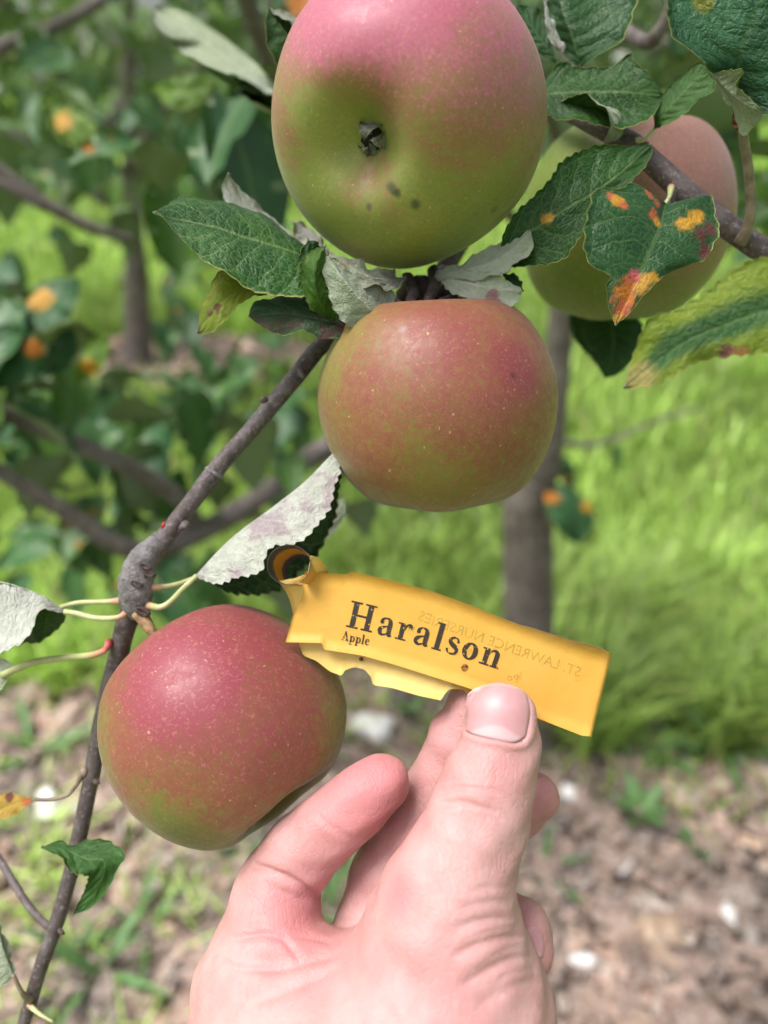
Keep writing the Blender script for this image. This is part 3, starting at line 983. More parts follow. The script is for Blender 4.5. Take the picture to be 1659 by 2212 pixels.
n = NT('calyx_dry')
co = n.objco(); a = n.noise(co, 500, 4, 0.7)
M_SEPAL = n.finish(n.bsdf(n.mix(n.ramp(a, 0.35, 0.65), (0.07, 0.065, 0.05), (0.22, 0.22, 0.17)), 0.9, n.bump(a, 0.8, 0.0004)))
n = NT('calyx_hole_shade')  # near-black disc on the skin, painting the shade of a calyx opening
M_HOLE_SHADE = n.finish(n.bsdf((0.012, 0.008, 0.006), 0.9))
n = NT('apple_stalk')
co = n.objco(); a = n.noise(co, 350, 4, 0.7)
M_STALK = n.finish(n.bsdf(n.mix(n.ramp(a, 0.35, 0.65), (0.20, 0.10, 0.05), (0.36, 0.24, 0.12)), 0.7, n.bump(a, 0.6, 0.0004)))


def apple(center, R, axis, mat, label, lobes=0.03, sx=1.0, lump=0.018, seed=0, squash=1.0, stalk=None, sepals=True, hole=True):
    C_ = P(*center)
    a = camv(*axis).normalized()
    ref = camv(0.13, 0.22, 0.95)
    e1 = (ref - a * ref.dot(a)).normalized()
    e2 = a.cross(e1)
    pr = catmull([(p[0], p[1], 0) for p in PROF], 84)[:, :2]
    r_ = np.random.default_rng(seed)
    ph = r_.uniform(0, 6.28, 8)
    A = 110
    V, UV, Fc = [], [], []
    B = len(pr)
    for i, (rho, z) in enumerate(pr):
        t = i / (B - 1)
        for k in range(A + 1):
            f = 2 * math.pi * k / A
            wl = np.clip((t - 0.45) / 0.4, 0, 1)
            rr = rho * (1 + lobes * wl * math.cos(5 * f + ph[0]) + lump * math.sin(2 * f + ph[1]) + lump * 0.6 * math.sin(3 * f + ph[2] + 2 * z) )
            zz = z * squash + rho * lump * 1.4 * math.sin(f + ph[3]) + (0.028 * math.cos(5 * f + ph[0]) * math.exp(-((t - 0.75) / 0.09) ** 2))
            p = C_ + R * (e1 * (rr * math.cos(f)) + e2 * (rr * math.sin(f)) - a * zz)
            V.append(p); UV.append((k / A, t))
    W = A + 1
    for i in range(B - 1):
        for k in range(A):
            q = (i * W + k, i * W + k + 1, (i + 1) * W + k + 1, (i + 1) * W + k)
            Fc.append(q)
    o = mobj('apple', np.array([list(v) for v in V]), Fc, mat, origin=C_, uv=np.array(UV))
    o.data.validate()
    # shared seam normals
    import bmesh
    bm = bmesh.new(); bm.from_mesh(o.data)
    bmesh.ops.remove_doubles(bm, verts=bm.verts, dist=1e-6)
    bmesh.ops.recalc_face_normals(bm, faces=bm.faces)
    bm.to_mesh(o.data); bm.free()
    setp(o, label, 'apple')
    cal = C_ + a * (0.665 * R * squash)
    if hole:
        ring_ = lambda r, h: [list(cal + a * h + (e1 * math.cos(2 * math.pi * k / 14) + e2 * math.sin(2 * math.pi * k / 14)) * R * r * (1 + 0.15 * math.sin(3 * k))) for k in range(14)]
        Vw = np.array(ring_(0.085, -0.0006) + ring_(0.075, 0.0010) + ring_(0.04, 0.0007) + [list(cal + a * 0.0006)])
        Fc = [(q * 14 + k, q * 14 + (k + 1) % 14, (q + 1) * 14 + (k + 1) % 14, (q + 1) * 14 + k) for q in range(2) for k in range(14)] + [(28 + k, 28 + (k + 1) % 14, 42) for k in range(14)]
        mobj('calyx', Vw, Fc, M_HOLE_SHADE, parent=o)
    if sepals:
        for k in range(5):
            f = 2 * math.pi * (k + 0.3 * r_.uniform(-1, 1)) / 5 + ph[5]
            d = e1 * math.cos(f) + e2 * math.sin(f)
            s = a.cross(d)
            L = R * r_.uniform(0.13, 0.20)
            b0 = cal + d * R * 0.105
            mid, l, r = [], [], []
            for t in np.linspace(0, 1, 5):
                p = b0 + a * (L * (0.42 + 0.3 * math.sin(k * 1.9 + seed)) * math.sin(t * 2.2) + 0.0006) + d * (L * (-0.05 * t - 0.50 * t * t)) + s * (L * 0.22 * t * math.sin(k * 2.7 + 1.0))
                w = L * (0.42 + 0.06 * math.sin(k * 2.3)) * (1 - t) ** 0.8
                mid.append(p + a * 0.0002); l.append(p - s * w - a * 0.0004); r.append(p + s * w - a * 0.0004)
            Vv, Ff, mi, uvv = leaf_geo(mid, l, r, n=8, m=2, serr=0.0001, thick=0.0003, wave=0.0002, seed=k, fine=False)
            mobj('sepal', Vv, Ff, M_SEPAL, parent=o, uv=uvv)
    if stalk:
        tube('stalk', [(P(*p[:3]), mm(p[3], p[2])) for p in stalk], M_STALK, parent=o, seg=10, n=20, rough=0.06, seed=seed)
    return o


def onskin(c, x, y):
    """direction from an apple's centre to the skin seen at pixel x, y. c: cx, cy, radius in pixels"""
    v = -(FW + RT * ((c[0] - CX) / F) + UP * ((CY - c[1]) / F)).normalized()
    a_, b_ = (x - c[0]) / c[2], (c[1] - y) / c[2]
    r_ = (RT - v * RT.dot(v)).normalized()
    u_ = v.cross(r_)
    k = math.sqrt(max(0.02, 1 - a_ * a_ - b_ * b_))
    return (r_ * a_ + u_ * b_ + v * k).normalized()


GREENA, YELA = (0.20, 0.24, 0.05), (0.30, 0.29, 0.085)
c1 = (884, 268, 296); c2 = (947, 873, 262); c3 = (487, 1560, 268); c4 = (1349, 478, 236)
DK = (0.03, 0.04, 0.025)
m1 = mat_apple('apple_skin_pink', GREENA, YELA, (0.29, 0.12, 0.075), (0.46, 0.105, 0.19), onskin(c1, 870, -40), 0.33, 0.95, tex=0.55, streak=0.75,
               patches=((onskin(c1, 800, 425), 0.42, 0.42), (onskin(c1, 715, 265), 0.50, -0.50), (onskin(c1, 1060, 330), 0.75, 0.26), (onskin(c1, 640, 300), 0.35, 0.30), (onskin(c1, 800, 90), 0.7, 0.35)),
               marks=((onskin(c1, 850, 390), 0.050, DK), (onskin(c1, 862, 396), 0.035, DK), (onskin(c1, 901, 412), 0.040, DK), (onskin(c1, 800, 428), 0.030, (0.12, 0.06, 0.08)), (onskin(c1, 1068, 430), 0.045, (0.10, 0.12, 0.03))) + tuple((onskin(c1, 1003 - 0.03 * (80 - y_), y_), 0.013, (0.58, 0.42, 0.26)) for y_ in range(4, 82, 6)) + tuple((onskin(c1, x_, 38 - 0.12 * (1003 - x_)), 0.010, (0.55, 0.40, 0.25)) for x_ in range(965, 1003, 6)))
apple((883, 268, 0.190), 0.0349, (-0.40, -0.54, 0.74), m1, 'uppermost apple, pink above and green below, blossom end facing the viewer', seed=3, squash=0.96)
m2 = mat_apple('apple_skin_brick', (0.19, 0.165, 0.035), (0.26, 0.20, 0.055), (0.24, 0.072, 0.045), (0.23, 0.038, 0.052), onskin(c2, 1010, 760), 0.42, 0.34, tex=1.25, streak=0.35,
               patches=((onskin(c2, 1100, 810), 0.36, 0.50), (onskin(c2, 950, 740), 0.45, 0.22), (onskin(c2, 745, 750), 0.5, -0.35), (onskin(c2, 960, 1060), 0.7, -0.28)),
               marks=((onskin(c2, 878, 735), 0.040, (0.30, 0.22, 0.22)), (onskin(c2, 1088, 822), 0.03, (0.10, 0.02, 0.03))))
apple((947, 871, 0.200), 0.0325, (0.05, -0.96, -0.20), m2, 'brick red speckled apple hanging in the middle above the yellow tag', seed=8, squash=0.91, lobes=0.035)
m3 = mat_apple('apple_skin_rose', (0.145, 0.165, 0.035), (0.23, 0.20, 0.055), (0.23, 0.060, 0.042), (0.26, 0.036, 0.066), onskin(c3, 440, 1380), 0.44, 0.56, tex=1.0, streak=0.45,
               patches=((onskin(c3, 390, 1470), 0.60, 0.62), (onskin(c3, 720, 1580), 0.45, -0.35), (onskin(c3, 400, 1790), 0.6, -0.32), (onskin(c3, 240, 1600), 0.4, -0.2)),
               marks=((onskin(c3, 498, 1309), 0.035, (0.10, 0.05, 0.05)),))
apple((487, 1560, 0.195), 0.0309, (0.62, -0.73, 0.28), m3, 'rosy apple at lower left hanging from the knobbly spur', seed=12, squash=0.95, lobes=0.045, lump=0.022,
      stalk=[(300, 1322, 0.194, 17), (318, 1350, 0.193, 13), (338, 1380, 0.192, 9), (352, 1402, 0.192, 8), (372, 1430, 0.193, 8), (395, 1460, 0.195, 9)])
m4 = mat_apple('apple_skin_dull', (0.13, 0.20, 0.022), (0.19, 0.24, 0.045), (0.25, 0.12, 0.09), (0.28, 0.125, 0.115), onskin(c4, 1500, 330), 0.16, 0.95, tex=0.45, streak=0.2, lent=0.4,
               patches=((onskin(c4, 1200, 340), 0.7, -0.4),))
apple((1347, 477, 0.250), 0.0350, (0.03, -0.90, -0.42), m4, 'apple half hidden behind leaves at upper right, pinkish above green', seed=17, squash=0.97)

# ================================================================== FRUITING TWIGS (parts of the nearest tree)
limb([(HIGH, 0.016), (1150, 520, 0.82, 13), (1060, 430, 0.52, 16), (1010, 430, 0.33, 20), (1000, 510, 0.255, 21), (950, 600, 0.222, 20)], M_TWIG, 'branch', seed=21)
limb([(960, 590, 0.224, 19), (890, 645, 0.213, 20), (790, 690, 0.208, 19), (700, 742, 0.206, 19), (640, 812, 0.205, 19), (567, 900, 0.204, 18), (492, 985, 0.203, 18), (463, 1020, 0.202, 20), (425, 1070, 0.202, 19), (365, 1150, 0.201, 20),
      (335, 1185, 0.200, 23), (305, 1235, 0.2, 26), (290, 1300, 0.2, 24), (266, 1370, 0.2015, 22), (250, 1440, 0.204, 21), (234, 1500, 0.206, 20), (214, 1590, 0.208, 18), (195, 1690, 0.208, 17), (175, 1790, 0.208, 17),
      (152, 1890, 0.208, 16), (120, 2000, 0.208, 16), (85, 2100, 0.208, 15), (55, 2200, 0.208, 14), (15, 2340, 0.208, 12), (-30, 2500, 0.208, 6)], M_TWIG, 'branch', seed=22, seg=14, rough=0.035)
# knobbly spur with its scars
limb([(345, 1168, 0.2, 20), (322, 1192, 0.199, 27), (303, 1222, 0.198, 34), (294, 1258, 0.197, 37), (294, 1292, 0.197, 35), (298, 1318, 0.197, 27), (302, 1336, 0.197, 17)], M_KNOB, 'spur', seed=23, seg=20, n=30, rough=0.05)
for i, (px, py, d, r, h) in enumerate(((322, 1240, 0.1932, 12, 6), (314, 1224, 0.1932, 11, 5), (294, 1262, 0.1926, 12, 5), (306, 1322, 0.1920, 15, 7))):
    V, Fc = [], []
    c0 = P(px, py, d)
    rr_ = mm(r, d)
    for k in range(12):
        f = 2 * math.pi * k / 12
        for q, (s, z) in enumerate(((1.0, -1.0), (0.85, 0.5), (0.4, -0.2))):
            V.append(c0 + camv(math.cos(f) * rr_ * s * 1.2, math.sin(f) * rr_ * s * 0.6 + math.cos(f) * -rr_ * 0.3, mm(h, d) * z))
    for k in range(12):
        k2 = (k + 1) % 12
        for q in range(2):
            Fc.append((k * 3 + q, k2 * 3 + q, k2 * 3 + q + 1, k * 3 + q + 1))
    Fc.append(tuple(k * 3 + 2 for k in range(12)))
    mobj('bud_scar', np.array([list(v) for v in V]), Fc, M_DARKTWIG, parent=TREE)
# ring scars and buds along the twig
for i, (px, py, d, rx) in enumerate(((463, 1021, 0.2, 20), (352, 1163, 0.199, 21))):
    a_, b_ = (px, py), (px - 6, py + 9)
    limb([(px + 3, py - 5, 0.2022, rx * 0.9), (px, py, 0.2022, rx * 1.14), (px - 3, py + 5, 0.2022, rx * 0.9)], M_KNOB, 'bud_scale_ring', seed=30 + i, seg=14)
for i, (x0, y0, x1, y1, r, m_) in enumerate(((405, 1130, 386, 1146, 9, M_TWIG), (650, 800, 655, 818, 8, M_TWIG), (575, 862, 560, 868, 7, M_TWIG), (205, 1688, 216, 1692, 6, M_DARKTWIG), (180, 1660, 184, 1680, 8, M_PETBROWN), (128, 2010, 140, 2018, 5, M_DARKTWIG))):
    limb([(x0, y0, 0.2, r), ((x0 + x1) / 2, (y0 + y1) / 2, 0.199, r), (x1, y1, 0.199, r * 0.25)], m_, 'bud', seed=40 + i, seg=8)
n = NT('red_mite')
M_RED = n.finish(n.bsdf((0.45, 0.03, 0.02), 0.6))
limb([(356, 1128, 0.1965, 2), (354, 1132, 0.1962, 4), (352, 1137, 0.1962, 4), (351, 1141, 0.1965, 1.5)], M_RED, 'red_bud', seed=46, seg=8)
# dark old spur wood between the two upper apples
for i, pts in enumerate((((870, 640, 0.210, 20), (905, 615, 0.206, 22), (945, 640, 0.206, 17), (985, 610, 0.212, 15)),
                         ((880, 600, 0.205, 13), (893, 632, 0.196, 14), (888, 658, 0.190, 12), (910, 676, 0.189, 9)),
                         ((935, 585, 0.208, 13), (938, 620, 0.196, 13), (926, 650, 0.190, 12), (945, 672, 0.189, 8)),
                         ((845, 650, 0.192, 11), (885, 668, 0.188, 11), (935, 662, 0.188, 11), (985, 638, 0.194, 8)),
                         ((955, 640, 0.205, 10), (1000, 650, 0.206, 9), (1040, 610, 0.21, 7)))):
    limb(list(pts), M_DARKTWIG, 'spur', seed=50 + i, seg=9, rough=0.14)
# right-hand branch in front of the half hidden apple
limb([(HIGH, 0.012), (1230, 420, 0.75, 12), (1160, 160, 0.42, 15), (1150, 170, 0.28, 18), (1185, 210, 0.232, 20), (1260, 255, 0.215, 22), (1345, 295, 0.207, 23), (1420, 362, 0.204, 24), (1500, 432, 0.202, 25), (1595, 508, 0.2, 26), (1665, 555, 0.2, 25), (1800, 650, 0.2, 20), (1960, 760, 0.205, 12)],
     M_TWIG, 'branch', seed=24, seg=14, rough=0.04)
limb([(1452, 415, 0.201, 10), (1448, 440, 0.199, 9), (1456, 462, 0.197, 5)], M_TWIG, 'bud', seed=25, seg=9)
# side shoots at lower left
limb([(115, 2006, 0.208, 9), (85, 1985, 0.214, 8), (50, 1940, 0.22, 8), (0, 1860, 0.228, 8), (-70, 1760, 0.235, 7)], M_TWIG, 'side_shoot', seed=26, seg=9)
limb([(62, 2170, 0.206, 6), (85, 2190, 0.204, 4), (115, 2208, 0.203, 2.5)], M_PET, 'side_shoot', seed=27, seg=8)
limb([(1340, 60, 0.32, 16), (1400, 90, 0.30, 15), (1440, 40, 0.29, 14), (1470, -60, 0.28, 13)], M_LIMB, 'side_shoot', seed=28, seg=9)

# ================================================================== LEAVES IN FOCUS (parts of the nearest tree)
T0 = WL[TREE]
UNDER = mat_leaf_under('leaf_underside', *UND)
UNDER_M = mat_leaf_under('leaf_underside_mauve', *UNDM, mottle=MAUVE)
UNDER_Y = mat_leaf_under('leaf_underside_soft', (0.24, 0.31, 0.17), (0.34, 0.40, 0.25))
UNDER_D = mat_leaf_under('leaf_underside_dull', (0.22, 0.29, 0.17), (0.34, 0.39, 0.27))
TOP_D = mat_leaf_top('leaf_dark', *GREEN_D, VEIN)
TOP_B = mat_leaf_top('leaf_bluish', *GREEN_B, VEIN, rough=0.36, veinamt=0.35)
TOP_Y = mat_leaf_top('leaf_yellowish', *GREEN_Y, (0.35, 0.42, 0.10), transl=0.4, tcol=(0.35, 0.5, 0.03))
TOP_A = mat_leaf_top('leaf_two_tone', (0.016, 0.075, 0.024), (0.035, 0.115, 0.026), (0.30, 0.42, 0.16), transl=0.3, tcol=(0.26, 0.46, 0.03), relief=1.3)

# A big leaf left of the uppermost apple
lf = leaf(TREE, [(690, 575, .196), (646, 549, .192), (575, 526, .189), (525, 512, .187), (467, 492, .185), (374, 472, .182), (329, 458, .180)],
     [(690, 570, .196), (640, 515, .203), (580, 474, .203), (520, 445, .200), (460, 430, .196), (410, 428, .192), (365, 438, .186), (329, 458, .180)],
     [(690, 585, .194), (660, 636, .183), (620, 640, .181), (570, 632, .179), (520, 612, .178), (475, 586, .178), (440, 560, .178), (405, 527, .1785), (380, 500, .179), (356, 475, .1795), (329, 458, .180)], TOP_A, UNDER, half='R', seed=1, n=80, serr=0.0007)
petiole(lf, [(800, 650, .209), (745, 610, .203), (690, 575, .196)], M_PET)
# B yellowing spotted leaf below it
c_ = lambda x, y, d: P(x, y, d)
topB = mat_leaf_top('leaf_yellow_spotted', (0.17, 0.24, 0.012), (0.27, 0.31, 0.03), (0.42, 0.46, 0.12), origin=T0, transl=0.4, tcol=(0.42, 0.5, 0.04),
                    spots=[(c_(470, 665, .186), .0011, MAROON), (c_(476, 678, .186), .0010, MAROON), (c_(455, 680, .186), .0010, MAROON), (c_(446, 640, .186), .0009, MAROON), (c_(428, 716, .186), .0013, MAROON)])
leaf(TREE, [(610, 612, .196), (540, 620, .190), (478, 655, .186), (424, 720, .185)], [(610, 606, .198), (540, 588, .194), (474, 588, .189), (447, 638, .187), (432, 682, .186), (424, 720, .185)],
     [(610, 625, .194), (568, 634, .189), (520, 655, .186), (496, 680, .185), (466, 712, .185), (440, 722, .185), (424, 720, .185)], topB, UNDER, seed=2)
# C upright mauve underside behind A
leaf(TREE, [(690, 560, .208), (600, 500, .206), (520, 440, .203), (492, 372, .200)], [(690, 575, .208), (570, 520, .204), (500, 455, .202), (479, 410, .201), (492, 372, .200)],
     [(690, 545, .212), (620, 500, .210), (570, 452, .207), (530, 418, .204), (507, 392, .202), (492, 372, .200)], TOP_D, UNDER_M, show='under', seed=3)
leaf(TREE, [(720, 570, .214), (690, 525, .214), (650, 490, .214), (628, 478, .212)], [(720, 580, .214), (680, 545, .213), (640, 515, .212), (628, 478, .212)], [(720, 560, .216), (690, 510, .216), (655, 483, .215), (628, 478, .212)], TOP_D, UNDER_M, show='under', seed=4)
# D small curled leaves
leaf(TREE, [(715, 690, .188), (685, 640, .181), (682, 580, .179), (704, 527, .180)], [(715, 695, .188), (672, 665, .183), (651, 618, .181), (651, 575, .180), (666, 545, .180), (704, 527, .180)],
     [(730, 690, .188), (716, 650, .184), (705, 610, .182), (705, 560, .181), (704, 527, .180)], mat_leaf_top('leaf_small_bright', (0.045, 0.13, 0.014), (0.085, 0.18, 0.02), VEIN, transl=0.35), UNDER, seed=5, serr=0.0008, teeth=16)
leaf(TREE, [(720, 650, .192), (680, 600, .189), (665, 550, .188), (665, 512, .190)], [(720, 660, .192), (655, 620, .189), (637, 590, .188), (640, 570, .188), (652, 540, .188), (665, 512, .190)],
     [(720, 640, .194), (700, 580, .192), (690, 535, .191), (665, 512, .190)], TOP_D, UNDER, seed=6, serr=0.0009, teeth=16)
# E pale undersides below the uppermost apple
leaf(TREE, [(840, 712, .188), (806, 676, .183), (768, 636, .180), (735, 596, .179), (704, 550, .181)], [(838, 714, .188), (790, 712, .184), (752, 702, .182), (726, 674, .181), (711, 637, .181), (700, 592, .181), (704, 550, .181)],
     [(848, 700, .190), (855, 662, .190), (852, 630, .190), (815, 612, .187), (770, 596, .184), (730, 570, .182), (704, 550, .181)], TOP_D, UNDER, show='under', seed=7, serr=0.0006)
topE2 = mat_leaf_under('leaf_underside_scabbed', (0.22, 0.25, 0.16), (0.40, 0.42, 0.32), mottle=(0.10, 0.09, 0.06), origin=T0, spots=[(c_(748, 563, .1825), .0017, (0.45, 0.18, 0.07))])
leaf(TREE, [(876, 606, .196), (830, 606, .189), (775, 590, .185), (712, 545, .184)], [(876, 612, .196), (850, 622, .188), (800, 622, .184), (760, 606, .182), (728, 580, .182), (712, 545, .184)],
     [(876, 600, .197), (840, 585, .192), (795, 575, .189), (750, 556, .187), (712, 545, .184)], TOP_D, topE2, show='under', seed=8, wave=0.0012)
# F dark bronzed leaf
topF = mat_leaf_top('leaf_bronzed', (0.022, 0.065, 0.035), (0.045, 0.10, 0.05), (0.20, 0.27, 0.13), mottle=(0.10, 0.055, 0.05), mottle_lo=0.46, relief=1.3)
leaf(TREE, [(850, 712, .194), (760, 705, .190), (690, 690, .187), (610, 678, .186), (536, 684, .186)], [(850, 708, .195), (770, 685, .193), (700, 655, .192), (640, 640, .191), (578, 640, .189), (546, 664, .187), (536, 684, .186)],
     [(850, 716, .193), (770, 724, .187), (700, 731, .185), (650, 718, .184), (596, 718, .184), (562, 704, .185), (536, 684, .186)], topF, UNDER, half='R', seed=9, wave=0.001)
# G pale lobes right of the spur
undG = mat_leaf_under('leaf_underside_greyish', (0.34, 0.40, 0.28), (0.50, 0.54, 0.42), origin=T0, spots=[(c_(1062, 640, .186), .0017, (0.30, 0.14, 0.16)), (c_(1074, 655, .186), .0012, (0.30, 0.14, 0.16))])
leaf(TREE, [(940, 596, .197), (1000, 585, .190), (1080, 558, .187), (1147, 500, .186)], [(940, 588, .198), (1000, 566, .193), (1070, 527, .190), (1146, 488, .187)],
     [(940, 604, .196), (1010, 604, .187), (1085, 594, .185), (1112, 568, .185), (1150, 545, .185), (1152, 515, .186)], TOP_D, undG, show='under', seed=10, serr=0.0007)
leaf(TREE, [(945, 594, .196), (1000, 610, .188), (1070, 625, .186), (1128, 630, .187)], [(945, 588, .197), (1020, 585, .188), (1080, 598, .186), (1128, 622, .187)],
     [(945, 600, .196), (970, 628, .189), (1005, 645, .187), (1045, 662, .186), (1086, 669, .186), (1122, 650, .187), (1128, 630, .187)], TOP_D, undG, show='under', seed=11, serr=0.0007)
leaf(TREE, [(1085, 590, .193), (1115, 612, .192), (1132, 630, .192)], [(1085, 595, .193), (1105, 622, .191), (1132, 630, .192)], [(1085, 586, .194), (1120, 598, .193), (1132, 630, .192)], TOP_D, UNDER, seed=12, n=20)
# H large dark leaf with one rust spot
topH = mat_leaf_top('leaf_dark_rust_spot', *GREEN_D, VEIN, origin=T0, spots=[(c_(1182, 469, .1845), .0017, YORANGE)])
lf = leaf(TREE, [(1075, 560, .191), (1104, 527, .188), (1160, 490, .186), (1221, 452, .185), (1319, 391, .186), (1408, 310, .189)],
     [(1080, 545, .191), (1090, 497, .186), (1120, 454, .185), (1163, 414, .185), (1194, 382, .185), (1210, 352, .185), (1245, 330, .186), (1278, 314, .187), (1335, 316, .188), (1408, 310, .189)],
     [(1085, 568, .192), (1110, 578, .190), (1145, 574, .188), (1182, 572, .186), (1221, 556, .185), (1240, 530, .184), (1266, 490, .184), (1310, 440, .185), (1360, 395, .186), (1393, 360, .188), (1409, 328, .189)], topH, UNDER, seed=13, n=84, serr=0.0007)
petiole(lf, [(1000, 600, .209), (1040, 585, .200), (1075, 560, .191)], M_PET)
# I rust-marked leaf in front of the right-hand apple
sp = lambda x, y, r, c, d=.1795: (c_(x, y, d), r, c)
topI = mat_leaf_top('leaf_rusted', *GREEN_B, VEIN, origin=T0, rough=0.36, veinamt=0.3,
    spots=[sp(1325, 424, .0016, REDOR), sp(1333, 436, .0018, YORANGE), sp(1343, 449, .0013, REDOR), sp(1402, 420, .0014, REDOR, .183), sp(1414, 440, .0013, REDOR, .184), sp(1408, 465, .0016, REDOR, .182), sp(1418, 480, .0011, YORANGE, .182),
           sp(1478, 487, .0020, YORANGE, .182), sp(1498, 474, .0020, YORANGE, .183), sp(1512, 464, .0013, YORANGE, .183), sp(1490, 516, .0013, MAROON, .182), sp(1508, 509, .0017, MAROON, .182), sp(1530, 498, .0019, MAROON, .183), sp(1480, 520, .0008, REDOR, .182), sp(1502, 524, .0009, ORANGE, .182),
           sp(1520, 545, .0020, MAROON, .182), sp(1368, 598, .0017, (0.62, 0.12, 0.16)), sp(1355, 613, .0020, REDOR), sp(1395, 606, .0018, YORANGE), sp(1410, 600, .0013, YORANGE), sp(1380, 625, .0018, YORANGE), sp(1335, 630, .0023, ORANGE), sp(1318, 612, .0013, YORANGE), sp(1350, 645, .0026, ORANGE), sp(1322, 645, .0018, REDOR), sp(1340, 670, .0024, REDOR), sp(1332, 692, .0018, YORANGE), sp(1327, 650, .0010, MAROON), sp(1345, 628, .0008, MAROON), sp(1333, 658, .0008, MAROON)])
lf = leaf(TREE, [(1437, 440, .187), (1428, 480, .183), (1416, 515, .181), (1400, 550, .180), (1366, 625, .179), (1329, 704, .178)],
     [(1425, 440, .187), (1398, 412, .185), (1366, 396, .183), (1330, 408, .181), (1286, 408, .180), (1270, 455, .179), (1262, 500, .1785), (1265, 547, .178), (1284, 576, .178), (1316, 596, .178), (1307, 622, .178), (1315, 662, .178), (1329, 704, .178)],
     [(1445, 442, .188), (1494, 431, .187), (1538, 424, .186), (1546, 449, .185), (1553, 496, .184), (1540, 528, .183), (1522, 560, .182), (1490, 572, .181), (1440, 592, .180), (1390, 640, .179), (1358, 680, .178), (1329, 704, .178)], topI, UNDER, seed=14, n=84, serr=0.0008)
petiole(lf, [(1450, 405, .201), (1446, 425, .193), (1437, 440, .187)], M_PET)
# J dark leaf right of the uppermost apple, K its curled neighbour
leaf(TREE, [(1150, 205, .205), (1178, 203, .202), (1260, 198, .198), (1345, 198, .196), (1432, 206, .196)], [(1150, 195, .205), (1180, 163, .203), (1213, 138, .203), (1256, 144, .202), (1300, 142, .201), (1332, 139, .200), (1358, 121, .199), (1382, 138, .197), (1412, 172, .196), (1432, 206, .196)],
     [(1150, 215, .204), (1190, 250, .199), (1260, 262, .196), (1330, 274, .194), (1388, 266, .194), (1416, 242, .195), (1432, 206, .196)], TOP_D, UNDER, seed=15, n=70)
leaf(TREE, [(1185, 235, .205), (1250, 222, .197), (1310, 245, .194), (1325, 285, .196), (1305, 312, .199)], [(1185, 228, .205), (1245, 206, .195), (1282, 214, .192), (1308, 236, .191), (1316, 265, .193), (1305, 312, .199)],
     [(1190, 245, .206), (1260, 245, .200), (1330, 240, .196), (1346, 262, .197), (1335, 295, .198), (1305, 312, .199)], TOP_B, UNDER_D, half='R', seed=16)
# L narrow leaf over the right-hand apple
lf = leaf(TREE, [(1412, 280, .200), (1440, 238, .195), (1488, 185, .192), (1530, 148, .190)], [(1412, 276, .200), (1416, 243, .197), (1428, 211, .196), (1448, 187, .195), (1476, 160, .193), (1510, 135, .191), (1530, 148, .190)],
     [(1416, 280, .200), (1434, 272, .196), (1458, 258, .193), (1480, 242, .191), (1515, 212, .189), (1546, 185, .188), (1530, 148, .190)], mat_leaf_top('leaf_mid_green', (0.03, 0.10, 0.022), (0.055, 0.14, 0.035), VEIN), UNDER, seed=17, n=60)
petiole(lf, [(1372, 305, .204), (1395, 300, .200), (1412, 280, .200)], M_PET)
# M leaf cropped by the top edge, N behind
leaf(TREE, [(1252, 142, .206), (1236, 80, .204), (1215, 20, .203), (1195, -70, .204)], [(1246, 144, .207), (1205, 110, .209), (1185, 70, .208), (1180, 20, .207), (1178, -30, .206), (1195, -70, .204)],
     [(1258, 142, .206), (1305, 112, .202), (1340, 90, .200), (1355, 64, .199), (1367, 28, .199), (1372, -10, .200), (1300, -75, .203), (1195, -70, .204)], TOP_B, UNDER, seed=18, n=64)
leaf(TREE, [(1200, 130, .214), (1165, 80, .214), (1135, 40, .214), (1112, 12, .214)], [(1200, 138, .214), (1160, 110, .214), (1130, 70, .214), (1112, 12, .214)], [(1200, 120, .215), (1185, 50, .215), (1150, 12, .215), (1112, 12, .214)], TOP_B, UNDER, seed=19)
leaf(TREE, [(1215, 115, .202), (1196, 80, .201), (1185, 40, .2), (1172, -20, .2)], [(1222, 112, .202), (1190, 92, .2015), (1178, 50, .2005), (1172, -20, .2)], [(1222, 108, .203), (1212, 84, .202), (1192, 40, .201), (1172, -20, .2)], UNDER_M, UNDER_M, seed=191, n=30)
# O big leathery leaf in the top right corner, with its rusty stalk
topO = mat_leaf_top('leaf_leathery', (0.028, 0.095, 0.05), (0.045, 0.135, 0.07), VEIN, origin=T0, relief=1.7, veinamt=0.15, rough=0.42, spots=[(P(1520, 5, .166), .002, (0.2, 0.2, 0.03))])
lf = leaf(TREE, [(1592, 225, .176), (1590, 170, .171), (1605, 100, .166), (1635, 20, .163), (1690, -110, .160)],
     [(1585, 215, .177), (1560, 175, .174), (1536, 158, .170), (1522, 136, .167), (1495, 110, .166), (1452, 76, .166), (1445, 40, .166), (1440, 0, .166), (1450, -60, .165), (1520, -120, .163), (1690, -110, .160)],
     [(1600, 232, .176), (1645, 245, .172), (1700, 250, .168), (1760, 200, .164), (1810, 90, .162), (1810, -20, .161), (1690, -110, .160)], topO, UNDER, seed=20, n=80, bulge=0.06, serr=0.0006)
pet = petiole(lf, [(1598, 525, .198), (1616, 490, .195), (1622, 440, .192), (1617, 370, .188), (1608, 310, .184), (1600, 262, .180), (1592, 225, .176)], M_PETBROWN, 12, 9)
n = NT('rust_pustule')
co = n.objco(); a = n.noise(co, 600, 4, 0.7)
M_RUST = n.finish(n.bsdf(n.mix(n.ramp(a, 0.45, 0.6), (0.07, 0.025, 0.02), (0.55, 0.22, 0.02)), 0.9, n.bump(a, 1.0, 0.0008)))
limb([(1590, 236, .1755, 6), (1596, 252, .1765, 15), (1603, 268, .1775, 15), (1606, 284, .179, 5)], M_RUST, 'rust_gall', seed=31, seg=12, rough=0.15)
